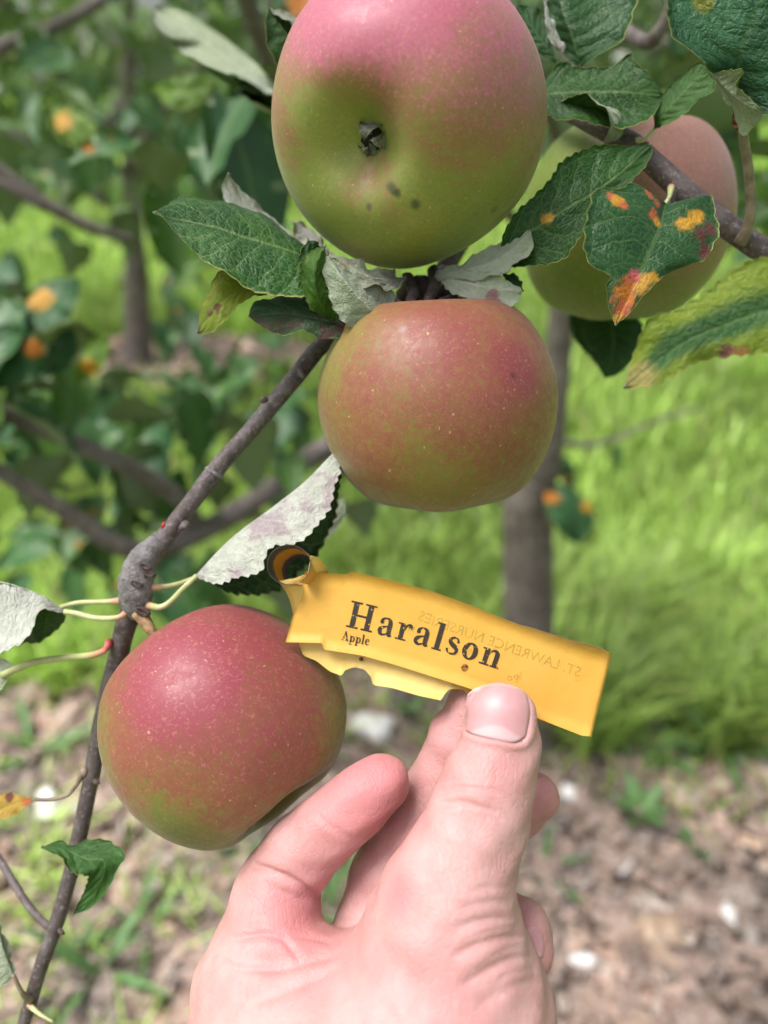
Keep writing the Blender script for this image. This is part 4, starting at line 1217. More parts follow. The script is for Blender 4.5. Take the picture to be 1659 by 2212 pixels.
# folded flap beside that stalk
leaf(TREE, [(1540, 158, .171), (1575, 195, .170), (1615, 225, .169), (1648, 240, .169)], [(1540, 155, .171), (1590, 150, .166), (1604, 158, .166), (1595, 185, .167), (1648, 238, .169)], [(1542, 164, .172), (1580, 235, .173), (1605, 290, .175), (1640, 262, .171), (1648, 242, .169)], TOP_Y, UNDER_D, seed=21, show='under')
# Q near blurred yellowing leaf at the right edge
topQ = mat_leaf_top('leaf_yellow_margin', (0.035, 0.11, 0.035), (0.06, 0.15, 0.05), VEIN, origin=T0, relief=1.5, margin=(0.20, 0.60, 0.6, (0.22, 0.29, 0.03)), transl=0.35,
    spots=[(P(1575, 768, .144), .0020, MAROON), (P(1600, 765, .144), .0016, (0.25, 0.12, 0.03)), (P(1352, 828, .147), .0012, (0.30, 0.08, 0.09)), (P(1380, 818, .147), .003, (0.40, 0.34, 0.12))])
leaf(TREE, [(1850, 600, .140), (1720, 655, .142), (1600, 690, .144), (1480, 740, .146), (1345, 838, .148)], [(1850, 570, .140), (1740, 535, .142), (1640, 560, .144), (1572, 592, .145), (1540, 622, .145), (1470, 665, .146), (1402, 690, .147), (1372, 758, .148), (1345, 838, .148)],
     [(1850, 640, .140), (1740, 745, .142), (1640, 765, .144), (1560, 770, .145), (1500, 785, .146), (1420, 832, .147), (1345, 842, .148)], topQ, UNDER, seed=22, n=70, wave=0.0015, serr=0.0008)
# R dark leaves behind, under the right-hand apple
leaf(TREE, [(1310, 670, .275), (1325, 720, .272), (1322, 770, .270), (1308, 818, .270)], [(1300, 670, .275), (1262, 705, .275), (1272, 750, .272), (1293, 795, .270), (1308, 818, .270)], [(1320, 670, .275), (1380, 690, .272), (1390, 735, .270), (1368, 775, .269), (1338, 806, .270), (1308, 818, .270)], TOP_D, UNDER, seed=23)
leaf(TREE, [(1250, 660, .285), (1250, 700, .285), (1262, 740, .285), (1290, 790, .285)], [(1240, 665, .285), (1228, 690, .285), (1240, 730, .285), (1290, 790, .285)], [(1260, 660, .285), (1280, 690, .285), (1288, 740, .285), (1290, 790, .285)], TOP_D, UNDER, seed=24)
# S folded mauve leaf left of the tag (front half shows its underside, back half its face)
lf = leaf(TREE, [(425, 1244, .196), (472, 1192, .196), (519, 1149, .196), (590, 1097, .196), (661, 1041, .196), (708, 993, .196), (731, 972, .196)],
     [(425, 1248, .196), (446, 1256, .1935), (474, 1262, .191), (520, 1246, .188), (560, 1232, .186), (572, 1204, .186), (588, 1182, .186), (620, 1178, .186), (660, 1164, .187), (683, 1136, .188), (700, 1110, .189), (716, 1080, .190), (726, 1050, .192), (735, 1020, .194), (731, 972, .196)],
     [(425, 1244, .197), (490, 1276, .202), (545, 1286, .205), (600, 1277, .206), (650, 1234, .206), (690, 1190, .206), (722, 1125, .205), (732, 1065, .203), (736, 1005, .199), (731, 972, .196)], TOP_D, UNDER_M, show='under', seed=25, n=130, serr=0.0012, teeth=24)
petiole(lf, [(318, 1308, .196), (345, 1312, .193), (368, 1300, .193), (395, 1272, .194), (425, 1244, .196)], M_PET, 7, 6)
lf = leaf(TREE, [(470, 1235, .206), (560, 1200, .210), (660, 1150, .211), (744, 1075, .210)], [(470, 1240, .206), (600, 1240, .209), (690, 1180, .210), (738, 1125, .209), (748, 1098, .209), (744, 1075, .210)], [(470, 1230, .207), (560, 1180, .212), (660, 1110, .213), (744, 1075, .210)], TOP_D, UNDER, show='under', seed=26)
petiole(lf, [(325, 1268, .197), (350, 1268, .197), (385, 1262, .199), (430, 1246, .203), (470, 1235, .206)], M_PET, 7, 5)
# T folded leaf at the left edge
lf = leaf(TREE, [(140, 1322, .198), (94, 1290, .196), (47, 1271, .195), (0, 1258, .194), (-90, 1248, .193)], [(140, 1326, .198), (88, 1320, .192), (74, 1350, .189), (57, 1380, .188), (0, 1411, .187), (-90, 1430, .188)],
     [(146, 1328, .199), (127, 1357, .203), (85, 1386, .205), (52, 1392, .206), (-30, 1400, .205), (-90, 1390, .2)], TOP_D, UNDER_M, show='under', seed=27, n=60, serr=0.0008)
petiole(lf, [(275, 1322, .196), (255, 1334, .195), (205, 1335, .196), (165, 1325, .197), (140, 1322, .198)], M_PET, 6, 6)
lf = leaf(TREE, [(130, 1312, .202), (70, 1300, .204), (0, 1296, .204), (-80, 1300, .204)], [(130, 1316, .202), (80, 1330, .204), (0, 1350, .204), (-80, 1300, .204)], [(130, 1308, .202), (70, 1285, .205), (0, 1275, .205), (-80, 1300, .204)], TOP_D, UNDER, show='under', seed=28, n=30)
petiole(lf, [(262, 1298, .198), (230, 1300, .199), (170, 1302, .200), (130, 1312, .202)], M_PET, 6, 5)
# U leaf and long stalk at the left edge
lf = leaf(TREE, [(5, 1458, .203), (-30, 1462, .205), (-90, 1470, .205)], [(30, 1436, .203), (10, 1425, .206), (-30, 1420, .207), (-90, 1470, .205)], [(20, 1452, .203), (0, 1492, .202), (-40, 1510, .203), (-90, 1470, .205)], UNDER_D, UNDER_D, show='top', seed=29, n=30)
petiole(lf, [(238, 1385, .200), (225, 1405, .198), (195, 1416, .198), (140, 1421, .199), (70, 1432, .201), (5, 1458, .203)], M_PETRED, 7, 8)
# V little orange leaf
topV = mat_leaf_top('leaf_orange', (0.45, 0.26, 0.04), (0.50, 0.36, 0.08), (0.5, 0.42, 0.15), origin=T0, spots=[(P(62, 1728, .205), .0016, (0.5, 0.13, 0.04)), (P(20, 1722, .206), .0012, MAROON)])
lf = leaf(TREE, [(74, 1727, .205), (40, 1735, .205), (0, 1750, .206), (-50, 1770, .207)], [(74, 1725, .205), (40, 1718, .206), (0, 1716, .207), (-50, 1770, .207)], [(72, 1730, .205), (50, 1748, .204), (10, 1768, .205), (-50, 1770, .207)], topV, UNDER, seed=30, n=36)
petiole(lf, [(180, 1668, .207), (165, 1695, .206), (145, 1718, .206), (110, 1727, .205), (74, 1727, .205)], M_PETBROWN, 5, 4)
# W curled leaf over the twig at lower left
leaf(TREE, [(89, 1830, .2), (140, 1836, .2), (185, 1855, .199), (222, 1858, .199), (222, 1890, .199), (195, 1945, .2), (154, 1979, .2)],
     [(89, 1828, .2), (128, 1817, .2015), (155, 1828, .201), (183, 1814, .202), (225, 1814, .202), (262, 1835, .201), (270, 1850, .200), (256, 1876, .200), (241, 1908, .200), (205, 1955, .200), (154, 1979, .2)],
     [(89, 1832, .2), (126, 1850, .197), (155, 1880, .196), (180, 1890, .196), (190, 1892, .197), (190, 1900, .198), (182, 1925, .199), (170, 1948, .2), (154, 1979, .2)], mat_leaf_top('leaf_curled', (0.02, 0.085, 0.016), (0.045, 0.135, 0.03), VEIN), UNDER, half='L', seed=31, n=60)
# X leaf at the left bottom edge
lf = leaf(TREE, [(28, 2105, .203), (10, 2060, .203), (-5, 2010, .204), (-25, 1960, .206)], [(28, 2110, .203), (10, 2130, .202), (-30, 2120, .201), (-60, 2040, .204), (-25, 1960, .206)], [(34, 2100, .204), (24, 2060, .205), (6, 2010, .206), (-25, 1960, .206)], UNDER_D, UNDER_D, seed=32, n=36)
petiole(lf, [(66, 2160, .206), (48, 2145, .204), (28, 2105, .203)], M_PETBROWN, 6, 4)
# soft leaves behind: beside the trunk, and at the left edge
topK = mat_leaf_top('leaf_soft_rust', (0.02, 0.078, 0.028), (0.035, 0.11, 0.04), VEIN, origin=T0, spots=[(P(1192, 1072, .90), .010, ORANGE), (P(1270, 1092, .90), .008, YORANGE), (P(1225, 1035, .93), .007, YORANGE),
    (P(86, 645, .52), .0085, YORANGE), (P(72, 752, .50), .006, ORANGE), (P(190, 796, .50), .006, YORANGE), (P(105, 600, .52), .004, ORANGE), (P(130, 262, .62), .010, YORANGE), (P(258, 248, .7), .007, ORANGE), (P(440, 180, .5), .006, ORANGE), (P(390, 112, .5), .006, YORANGE), (P(650, 12, .5), .009, ORANGE)], veinamt=0.2)
topKY = mat_leaf_top('leaf_soft_yellow', (0.10, 0.20, 0.02), (0.15, 0.25, 0.03), VEIN, origin=T0, spots=[(P(190, 796, .50), .006, YORANGE), (P(130, 262, .62), .010, YORANGE), (P(258, 248, .7), .008, ORANGE)], veinamt=0.2, transl=0.4)
big = dict(n=40, serr=0.001, teeth=18, wave=0.002)
leaf(TREE, [(1172, 1048, .92), (1215, 1085, .90), (1250, 1125, .90), (1245, 1178, .90)], [(1172, 1050, .92), (1180, 1100, .89), (1205, 1145, .88), (1245, 1178, .90)], [(1178, 1046, .92), (1235, 1052, .91), (1280, 1105, .90), (1276, 1150, .90), (1245, 1178, .90)], topK, UNDER_D, seed=60, **big)
leaf(TREE, [(1195, 1005, .95), (1222, 1022, .94), (1240, 1052, .94)], [(1195, 1010, .95), (1210, 1035, .93), (1240, 1052, .94)], [(1200, 1000, .95), (1238, 1010, .94), (1240, 1052, .94)], topK, UNDER_D, seed=61, n=20)
leaf(TREE, [(172, 612, .53), (130, 640, .52), (90, 670, .52), (45, 712, .51)], [(172, 605, .53), (130, 598, .53), (85, 615, .53), (58, 650, .52), (45, 712, .51)], [(172, 620, .53), (165, 660, .51), (135, 700, .51), (95, 715, .51), (45, 712, .51)], topK, UNDER_D, seed=62, **big)
leaf(TREE, [(105, 800, .51), (60, 760, .50), (0, 735, .50), (-70, 720, .5)], [(105, 805, .51), (50, 830, .50), (-20, 830, .50), (-70, 720, .5)], [(105, 790, .51), (85, 735, .50), (20, 700, .50), (-70, 720, .5)], topK, UNDER_D, seed=63, **big)
leaf(TREE, [(95, 815, .53), (125, 770, .53), (150, 735, .53), (158, 705, .53)], [(95, 815, .53), (98, 770, .53), (120, 725, .53), (158, 705, .53)], [(100, 815, .53), (155, 790, .53), (168, 745, .53), (158, 705, .53)], topK, UNDER_D, seed=64, **big)
leaf(TREE, [(160, 830, .52), (185, 790, .50), (215, 750, .50), (232, 715, .5)], [(160, 830, .52), (165, 790, .50), (190, 740, .50), (232, 715, .5)], [(165, 832, .52), (215, 800, .50), (235, 755, .50), (232, 715, .5)], topKY, UNDER_D, seed=65, **big)
leaf(TREE, [(112, 230, .63), (150, 262, .62), (190, 295, .62), (222, 335, .62)], [(112, 232, .63), (125, 285, .62), (165, 320, .62), (222, 335, .62)], [(115, 228, .63), (170, 240, .62), (218, 285, .62), (222, 335, .62)], topKY, UNDER_D, seed=66, **big)
leaf(TREE, [(330, 190, .52), (380, 195, .5), (430, 190, .5), (470, 178, .5)], [(330, 192, .52), (370, 230, .5), (430, 225, .5), (470, 178, .5)], [(330, 188, .52), (370, 168, .5), (430, 160, .5), (470, 178, .5)], topKY, UNDER_D, seed=67, **big)
leaf(TREE, [(470, 330, .6), (500, 300, .6), (540, 275, .6), (580, 268, .6)], [(470, 332, .6), (520, 335, .6), (560, 310, .6), (580, 268, .6)], [(470, 328, .6), (480, 280, .6), (530, 255, .6), (580, 268, .6)], topK, UNDER_D, seed=68, **big)
leaf(TREE, [(700, 60, .5), (660, 30, .5), (620, 0, .5), (580, -40, .5)], [(700, 65, .5), (650, 60, .5), (600, 20, .5), (580, -40, .5)], [(700, 55, .5), (690, 5, .5), (640, -30, .5), (580, -40, .5)], topK, UNDER_D, seed=69, **big)
# Y pale soft leaf upper left, Z leaf behind the uppermost apple
leaf(TREE, [(625, 215, 0.292), (560, 178, 0.296), (470, 112, 0.30), (400, 62, 0.304), (330, 22, 0.308)], [(620, 225, 0.292), (545, 195, 0.292), (488, 162, .264), (430, 134, .267), (371, 95, 0.30), (330, 50, .275), (330, 22, 0.308)], [(630, 205, 00.342), (580, 172, 0.318), (540, 122, 0.322), (488, 86, 0.325), (437, 50, 0.327), (391, 22, 0.329), (345, 8, 0.329), (330, 22, 0.308)], TOP_D, UNDER_Y, show='under', seed=33, n=50)
leaf(TREE, [(640, 250, .275), (560, 205, 0.308), (510, 180, .280), (470, 150, .282)], [(640, 260, 0.304), (560, 225, .276), (505, 195, 0.308), (470, 150, .282)], [(640, 240, .277), (560, 190, .28), (510, 165, .282), (470, 150, .282)], TOP_D, UNDER, seed=34, n=30)
leaf(TREE, [(680, 140, .212), (640, 100, .209), (610, 60, .207), (578, 18, .206)], [(680, 190, .210), (640, 185, .208), (604, 148, .206), (583, 108, .205), (574, 64, .205), (578, 18, .206)], [(690, 110, .215), (668, 70, .212), (620, 40, .209), (578, 18, .206)], TOP_D, UNDER, seed=35, half='L')
leaf(TREE, [(690, 85, .214), (660, 62, .210), (620, 40, .207), (580, 18, .2055)], [(690, 95, .213), (660, 70, .208), (620, 48, .2055), (580, 18, .2055)], [(690, 70, .216), (662, 52, .212), (625, 28, .209), (580, 18, .2055)], TOP_D, UNDER, seed=36, show='under', n=40)

# ================================================================== WEEDS ON THE MULCH
M_WEED = bg_leaf_mat('weed_leaf', (0.10, 0.22, 0.06), (0.16, 0.30, 0.09), (0.12, 0.25, 0.09))
BROAD = [shape_leaf('weed_leaf', 0.060, 0.024, 0.3, 0.35, M_WEED, 61), shape_leaf('weed_leaf', 0.050, 0.020, 0.4, 0.5, M_WEED, 62)]
STRAP = [shape_leaf('weed_blade', 0.110, 0.013, 0.5, 0.30, M_WEED, 63), shape_leaf('weed_blade', 0.090, 0.010, 0.5, 0.55, M_WEED, 64)]


def weed(px, py, kinds, k, s, label, pit=(0.4, 1.25)):
    g = PG(px, py)
    w = empty('weed', (g.x, g.y, 0.004), label, 'weed', 'weeds in the mulch')
    for i in range(k):
        put_leaf(w, (g.x + rng.normal(0, 0.006), g.y + rng.normal(0, 0.006), 0.004), s * rng.uniform(0.8, 1.2), kinds[i % 2], yaw=i * 6.28 / k + rng.uniform(-0.4, 0.4), pitch=rng.uniform(*pit), roll=rng.normal(0, 0.2), name='leaf')
    return w


weed(1370, 1775, BROAD, 7, 1.0, 'broad leaved weed in the mulch below the tall grass at right')
weed(1500, 1835, BROAD, 6, 0.7, 'small weed right of the broad leaved one')
weed(215, 2120, STRAP, 8, 0.9, 'blade leaved weed at the bottom left beside the twig')
weed(320, 2010, STRAP, 6, 0.7, 'blade leaved weed left of the hand')
weed(540, 1850, STRAP, 7, 0.9, 'blade leaved weed under the lower left apple')
weed(80, 1640, STRAP, 8, 1.0, 'blade leaved weed behind the drooping twig at the left edge', (0.5, 1.2))
weed(700, 1990, STRAP, 7, 0.8, 'blade leaved weed seen between the index and middle fingers')
weed(880, 1560, BROAD, 6, 0.8, 'low weed behind the white stone under the tag')
weed(1180, 1890, STRAP, 6, 0.6, 'thin weed beside the ring fingertip')

weed(1330, 1600, BROAD, 8, 1.0, 'dark weed at the edge of the grass just right of the tag')
weed(1450, 1640, BROAD, 8, 1.1, 'dark weed at the edge of the grass, left of the tan stone')
weed(1560, 1640, STRAP, 9, 1.1, 'strap leaved weed at the edge of the grass near the right side')
weed(1090, 1570, STRAP, 8, 0.8, 'strap leaved weed at the foot of the near trunk')

# ================================================================== YELLOW TAG
def TD(px, py):
    sx = ((px - 640) * 0.95 + (py - 1310) * 0.31) / 690
    return 0.1830 - 0.0105 * sx + 0.004 * (sx - 0.5) ** 2


def linres(pts, n):
    p = np.asarray(pts, float)
    L = np.r_[0, np.cumsum(np.linalg.norm(np.diff(p[:, :2], axis=0), axis=1))]
    L /= L[-1]
    s = np.linspace(0, 1, n + 1)
    return np.stack([np.interp(s, L, p[:, k]) for k in range(p.shape[1])], axis=1)


def sheet(name, top, bot, mats, parent, thick=0.00016, m=4, inset=None):
    """sheet between two rows of world points, with thickness"""
    top, bot = np.asarray(top), np.asarray(bot)
    n_ = len(top) - 1
    t = np.linspace(0, 1, m + 1)[None, :, None]
    g = top[:, None] * (1 - t) + bot[:, None] * t
    N_ = np.cross(np.gradient(g, axis=1), np.gradient(g, axis=0))
    N_ /= np.linalg.norm(N_, axis=2)[:, :, None] + 1e-12
    W = m + 1
    A, B = (g + N_ * thick / 2).reshape(-1, 3), (g - N_ * thick / 2).reshape(-1, 3)
    nt = len(A)
    Fc, mi = [], []
    for i in range(n_):
        for j in range(m):
            q = (i * W + j, i * W + j + 1, (i + 1) * W + j + 1, (i + 1) * W + j)
            Fc.append(q); mi.append(0)
            Fc.append(tuple(x + nt for x in reversed(q))); mi.append(1)
    rim = [i * W for i in range(n_ + 1)] + [n_ * W + j for j in range(1, W)] + [i * W + W - 1 for i in range(n_ - 1, -1, -1)] + [j for j in range(W - 2, 0, -1)]
    for i in range(len(rim)):
        a_, b_ = rim[i], rim[(i + 1) % len(rim)]
        Fc.append((a_, a_ + nt, b_ + nt, b_)); mi.append(2)
    uu, vv = np.meshgrid(np.linspace(0, 1, n_ + 1), np.linspace(0, 1, W), indexing='ij')
    UV = np.stack([uu.ravel(), vv.ravel()], axis=1)
    return mobj(name, np.vstack([A, B]), Fc, mats, parent=parent, midx=mi, uv=np.vstack([UV, UV]))


TAG = empty('plant_tag', P(960, 1410, TD(960, 1410)), 'folded yellow plant tag printed Haralson Apple, pinched by the hand', 'tag')


def mat_tag(name, c1, c2, stain=0.3, transl=0.25):
    n = NT(name)
    co = n.objco()
    a = n.noise(co, 70, 4, 0.6); b = n.noise(co, 900, 3, 0.6); d = n.noise(co, 260, 3, 0.6)
    col = n.mix(n.ramp(a, 0.35, 0.65), c1, c2)
    col = n.mix(n.ramp(d, 0.66, 0.74, 0, stain), col, (0.35, 0.16, 0.02))
    s1 = n.bsdf(col, 0.5, n.bump(n.math('ADD', b, n.math('MULTIPLY', a, 6.0)), 0.25, 0.0003), Specular_IOR_Level=0.35)
    s2 = n.n('BsdfTranslucent', {'Color': col}).outputs[0]
    return n.finish(n.n('MixShader', {0: transl, 1: s1, 2: s2}).outputs[0])


M_TAGF = mat_tag('tag_yellow', (0.77, 0.43, 0.075), (0.81, 0.47, 0.095))
M_TAGB = mat_tag('tag_yellow_lit', (0.86, 0.62, 0.17), (0.90, 0.68, 0.24), 0.2)  # rear ply's top-lit brightness put into a paler yellow
M_TAGE = mat_tag('tag_edge', (0.75, 0.62, 0.38), (0.80, 0.70, 0.48), 0.1)

top = linres([(659, 1234), (712, 1239), (749, 1241), (758, 1234), (847, 1254), (935, 1278), (1022, 1309), (1081, 1334), (1169, 1367), (1227, 1386), (1315, 1410)], 90)
bot = linres([(617, 1387), (696, 1389), (700, 1403), (782, 1416), (847, 1434), (964, 1471), (1017, 1488), (1081, 1515), (1163, 1552), (1198, 1566), (1257, 1589), (1271, 1590)], 90)
tw = [P(x, y, TD(x, y)) for x, y in top]
bw = [P(x, y, TD(x, y)) for x, y in bot]
# the fold at the right end and the rear ply
for k in range(1, 9):
    a_ = math.pi * k / 8
    for lst, (x, y) in ((tw, (1315, 1410)), (bw, (1271, 1590))):
        lst.append(P(x + 6 * math.sin(a_), y + 1.5 * math.sin(a_), TD(x, y) + 0.0014 * (1 - math.cos(a_))))
rt_ = linres([(1314, 1407), (1290, 1397), (1225, 1380), (1150, 1356), (1081, 1340), (935, 1290), (800, 1262), (700, 1258), (655, 1270)], 90)
rb_ = linres([(1270, 1588), (1160, 1556), (1060, 1534), (1014, 1505), (1001, 1489), (972, 1488), (960, 1500), (953, 1513), (905, 1503), (847, 1486), (806, 1480), (801, 1462), (788, 1446), (765, 1441), (746, 1447), (738, 1460), (712, 1450), (683, 1427), (655, 1416), (645, 1390)], 90)
for i in range(1, 91):
    f = i / 90
    tw.append(P(rt_[i][0], rt_[i][1], TD(*rt_[i]) + 0.0028 + 0.0008 * f))
    bw.append(P(rb_[i][0], rb_[i][1], TD(*rb_[i]) + 0.0028 - 0.0006 * f + 0.0012 * math.sin(f * 9) * f))
tagm = sheet('folded_strip', [list(v) for v in tw], [list(v) for v in bw], [M_TAGF, M_TAGB, M_TAGE], TAG, m=6)
print('tag front ok')


# the curled strap loop at its left end
n = NT('tag_loop_inside')  # thick inner shade painted in as amber-brown, edges dark grey
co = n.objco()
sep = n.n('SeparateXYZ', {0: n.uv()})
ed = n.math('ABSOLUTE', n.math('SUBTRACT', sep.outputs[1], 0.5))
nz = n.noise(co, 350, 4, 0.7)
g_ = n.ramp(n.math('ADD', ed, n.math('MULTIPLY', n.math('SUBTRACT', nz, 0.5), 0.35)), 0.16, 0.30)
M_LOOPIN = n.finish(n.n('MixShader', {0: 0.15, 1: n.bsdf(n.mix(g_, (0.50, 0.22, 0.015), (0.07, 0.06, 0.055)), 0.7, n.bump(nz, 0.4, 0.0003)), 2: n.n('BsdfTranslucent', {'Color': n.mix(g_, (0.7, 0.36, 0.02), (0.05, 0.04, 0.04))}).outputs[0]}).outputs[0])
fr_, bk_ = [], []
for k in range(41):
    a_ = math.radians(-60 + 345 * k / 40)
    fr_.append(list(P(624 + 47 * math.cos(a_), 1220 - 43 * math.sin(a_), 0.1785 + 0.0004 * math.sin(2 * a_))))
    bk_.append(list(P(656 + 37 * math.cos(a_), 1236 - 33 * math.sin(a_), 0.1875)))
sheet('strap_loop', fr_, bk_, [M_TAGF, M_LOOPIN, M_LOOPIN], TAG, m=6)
r1 = catmull([P(672, 1200, .1792), P(688, 1206, .1805), P(702, 1222, .183), P(713, 1242, .1855)], 12)
r2 = catmull([P(665, 1240, .1800), P(668, 1246, .1815), P(664, 1252, .184), P(670, 1262, .1862)], 12)
sheet('strap', r1, r2, [M_TAGB, M_TAGB, M_TAGE], TAG)
r1 = catmull([P(598, 1255, .1800), P(612, 1268, .1805), P(626, 1296, .1822), P(633, 1325, .1840), P(642, 1385, .1856)], 16)
r2 = catmull([P(650, 1248, .1835), P(661, 1240, .1840), P(668, 1258, .1848), P(676, 1300, .1854), P(690, 1385, .1860)], 16)
sheet('strap', r1, r2, [M_TAGB, M_TAGB, M_TAGE], TAG)

# ---- lettering
GL = {
 'H': (1.05, [('r', .12, 0, .32, 1), ('r', .68, 0, .88, 1), ('r', 0, 0, .44, .065), ('r', 0, .935, .44, 1), ('r', .56, 0, 1, .065), ('r', .56, .935, 1, 1), ('r', .3, .46, .7, .54)]),
 'a': (.62, [('p', [(.12, .49), (.15, .60), (.27, .655), (.40, .61), (.45, .48), (.45, .2), (.48, .05), (.58, .06)], [.07, .05, .03, .06, .085, .085, .07, .025]), ('o', .13, .49, .075),
             ('p', [(.45, .38), (.28, .34), (.13, .25), (.11, .12), (.20, .03), (.33, .06), (.45, .16)], [.025, .035, .07, .085, .05, .03, .02])]),
 'r': (.56, [('r', .10, 0, .28, .64), ('r', 0, 0, .40, .06), ('r', 0, .58, .14, .64), ('p', [(.28, .40), (.34, .57), (.44, .62), (.50, .57)], [.02, .035, .05, .06]), ('o', .49, .54, .075)]),
 'l': (.40, [('r', .09, 0, .28, 1.03), ('r', 0, 0, .37, .06), ('r', 0, .97, .14, 1.03)]),
 's': (.50, [('p', [(.41, .47), (.36, .61), (.24, .64), (.12, .57), (.10, .47), (.20, .37), (.34, .29), (.42, .18), (.36, .06), (.22, .02), (.09, .07), (.05, .19)], [.05, .03, .035, .055, .07, .085, .085, .06, .05, .035, .03, .05])]),
 'o': (.60, [('e', .29, .32, .20, .29, .095, .035)]),
 'n': (.78, [('r', .10, 0, .28, .64), ('r', 0, 0, .38, .06), ('r', 0, .58, .14, .64), ('p', [(.28, .43), (.36, .57), (.48, .61), (.57, .53), (.58, .40), (.58, 0.0)], [.02, .035, .055, .085, .09, .09]), ('r', .42, 0, .76, .06)]),
 'A': (.92, [('p', [(.13, 0), (.40, 1.0)], [.035, .035]), ('p', [(.38, 1.0), (.74, 0)], [.10, .10]), ('r', .22, .30, .60, .37), ('r', 0, 0, .27, .06), ('r', .52, 0, .95, .06)]),
 'p': (.72, [('r', .10, -.30, .28, .64), ('r', 0, -.30, .40, -.24), ('r', 0, .58, .14, .64), ('e', .40, .32, .19, .28, .09, .035)]),
 'e': (.58, [('r', .14, .34, .50, .40), ('p', [(.48, .37), (.46, .54), (.32, .63), (.17, .55), (.11, .36), (.15, .14), (.30, .03), (.44, .06), (.52, .16)], [.05, .06, .03, .06, .085, .085, .06, .04, .025])]),
}


def glyph_polys(ch):
    out = []
    for s in GL[ch][1]:
        if s[0] == 'r':
            _, x0, y0, x1, y1 = s
            k = 5
            for i in range(k):
                a0, a1 = y0 + (y1 - y0) * i / k, y0 + (y1 - y0) * (i + 1) / k
                out.append([(x0, a0), (x1, a0), (x1, a1), (x0, a1)])
        elif s[0] == 'o':
            out.append([(s[1] + s[3] * math.cos(i * math.pi / 6), s[2] + s[3] * math.sin(i * math.pi / 6)) for i in range(12)])
        else:
            if s[0] == 'e':
                cx, cy, rx, ry, wt, wn_ = s[1:]
                pts = [(cx + rx * math.cos(i * math.pi / 16), cy + ry * math.sin(i * math.pi / 16), wn_ + (wt - wn_) * abs(math.cos(i * math.pi / 16)) ** 1.5) for i in range(33)]
                q = np.array(pts)
            else:
                q = catmull([(x, y, 0, w) for (x, y), w in zip(s[1], s[2])], 28 if len(s[1]) > 2 else 6)[:, [0, 1, 3]]
            T_ = np.gradient(q[:, :2], axis=0); T_ /= np.linalg.norm(T_, axis=1)[:, None] + 1e-9
            if s[0] == 'e':
                T_[0] = T_[-1] = (0, 1)
            Nn = np.stack([-T_[:, 1], T_[:, 0]], 1)
            a_, b_ = q[:, :2] + Nn * q[:, 2:3], q[:, :2] - Nn * q[:, 2:3]
            for i in range(len(q) - 1):
                out.append([tuple(b_[i]), tuple(b_[i + 1]), tuple(a_[i + 1]), tuple(a_[i])])
    return out


n = NT('print_black')
co = n.objco()
wear = n.math('ADD', n.noise(co, 1500, 3, 0.6), n.math('MULTIPLY', n.noise(co, 300, 2), 0.35))
w_ = n.ramp(wear, 0.80, 0.86)
M_INK = n.finish(n.bsdf(n.mix(w_, (0.022, 0.014, 0.008), (0.70, 0.40, 0.04)), 0.55))
n = NT('print_faint')
co = n.objco()
M_GHOST = n.finish(n.bsdf(n.mix(n.ramp(n.noise(co, 500, 3), 0.35, 0.65), (0.54, 0.31, 0.045), (0.40, 0.25, 0.04)), 0.5, Specular_IOR_Level=0.35))


def print_word(name, word, cap, gap, x0, base, cond=1.0):
    V, Fc = [], []
    x = 0.0
    lay = 0
    for ch in word:
        for poly in glyph_polys(ch):
            ids = []
            lay = (lay + 1) % 23
            for gx, gy in poly:
                s = (x + gx * cond) * cap
                px, py, sl = base(s)
                nrm = math.hypot(1, sl)
                px2, py2 = px + gy * cap * sl / nrm, py - gy * cap / nrm
                ids.append(len(V))
                V.append(list(P(px2, py2, TD(px2, py2) - 0.00016 - lay * 0.0000025)))
            Fc.append(ids)
        x += GL[ch][0] * cond + gap
    return mobj(name, V, Fc, M_INK, parent=TAG, smooth=False)


def base1(s):
    x = s * 0.958
    return 747 + x, 1353.5 + 0.225 * x + 0.00017 * x * x, 0.225 + 0.00034 * x


print_word('lettering', 'Haralson', 58, 0.115, 747, base1)['label'] = 'large black serif print reading Haralson'
print_word('lettering', 'Apple', 20, 0.03, 737, lambda s: (737 + s * 0.975, 1382 + s * 0.20, 0.2), 0.88)['label'] = 'small black serif print reading Apple'


def ghost(body, x0, y0, dx, dy, size):
    cu = bpy.data.curves.new('faint_print', 'FONT')
    cu.body = body
    cu.resolution_u = 2
    ob = bpy.data.objects.new('faint_print_curve', cu)
    COL.objects.link(ob)
    bpy.context.view_layer.update()
    me = bpy.data.meshes.new_from_object(ob)
    V = np.array([v.co[:] for v in me.vertices])
    Fc = [list(p.vertices)[::-1] for p in me.polygons]
    bpy.data.objects.remove(ob); bpy.data.curves.remove(cu); bpy.data.meshes.remove(me)
    ux, uy = dx / math.hypot(dx, dy), dy / math.hypot(dx, dy)
    out = []
    for v in V:
        s, t = v[0] * size, v[1] * size
        px, py = x0 + ux * s + 0.27 * t, y0 + uy * s - 0.96 * t
        out.append(list(P(px, py, TD(px, py) - 0.00012)))
    return mobj('faint_print', out, Fc, M_GHOST, parent=TAG, smooth=False)


ghost('ST. LAWRENCE NURSERIES', 1252, 1463, -0.945, -0.335, 31)['label'] = 'faint mirrored print showing through from the rear ply'
ghost('Po', 1118, 1476, -0.945, -0.3, 24)
ghost('1975', 905, 1370, -0.95, -0.25, 20)
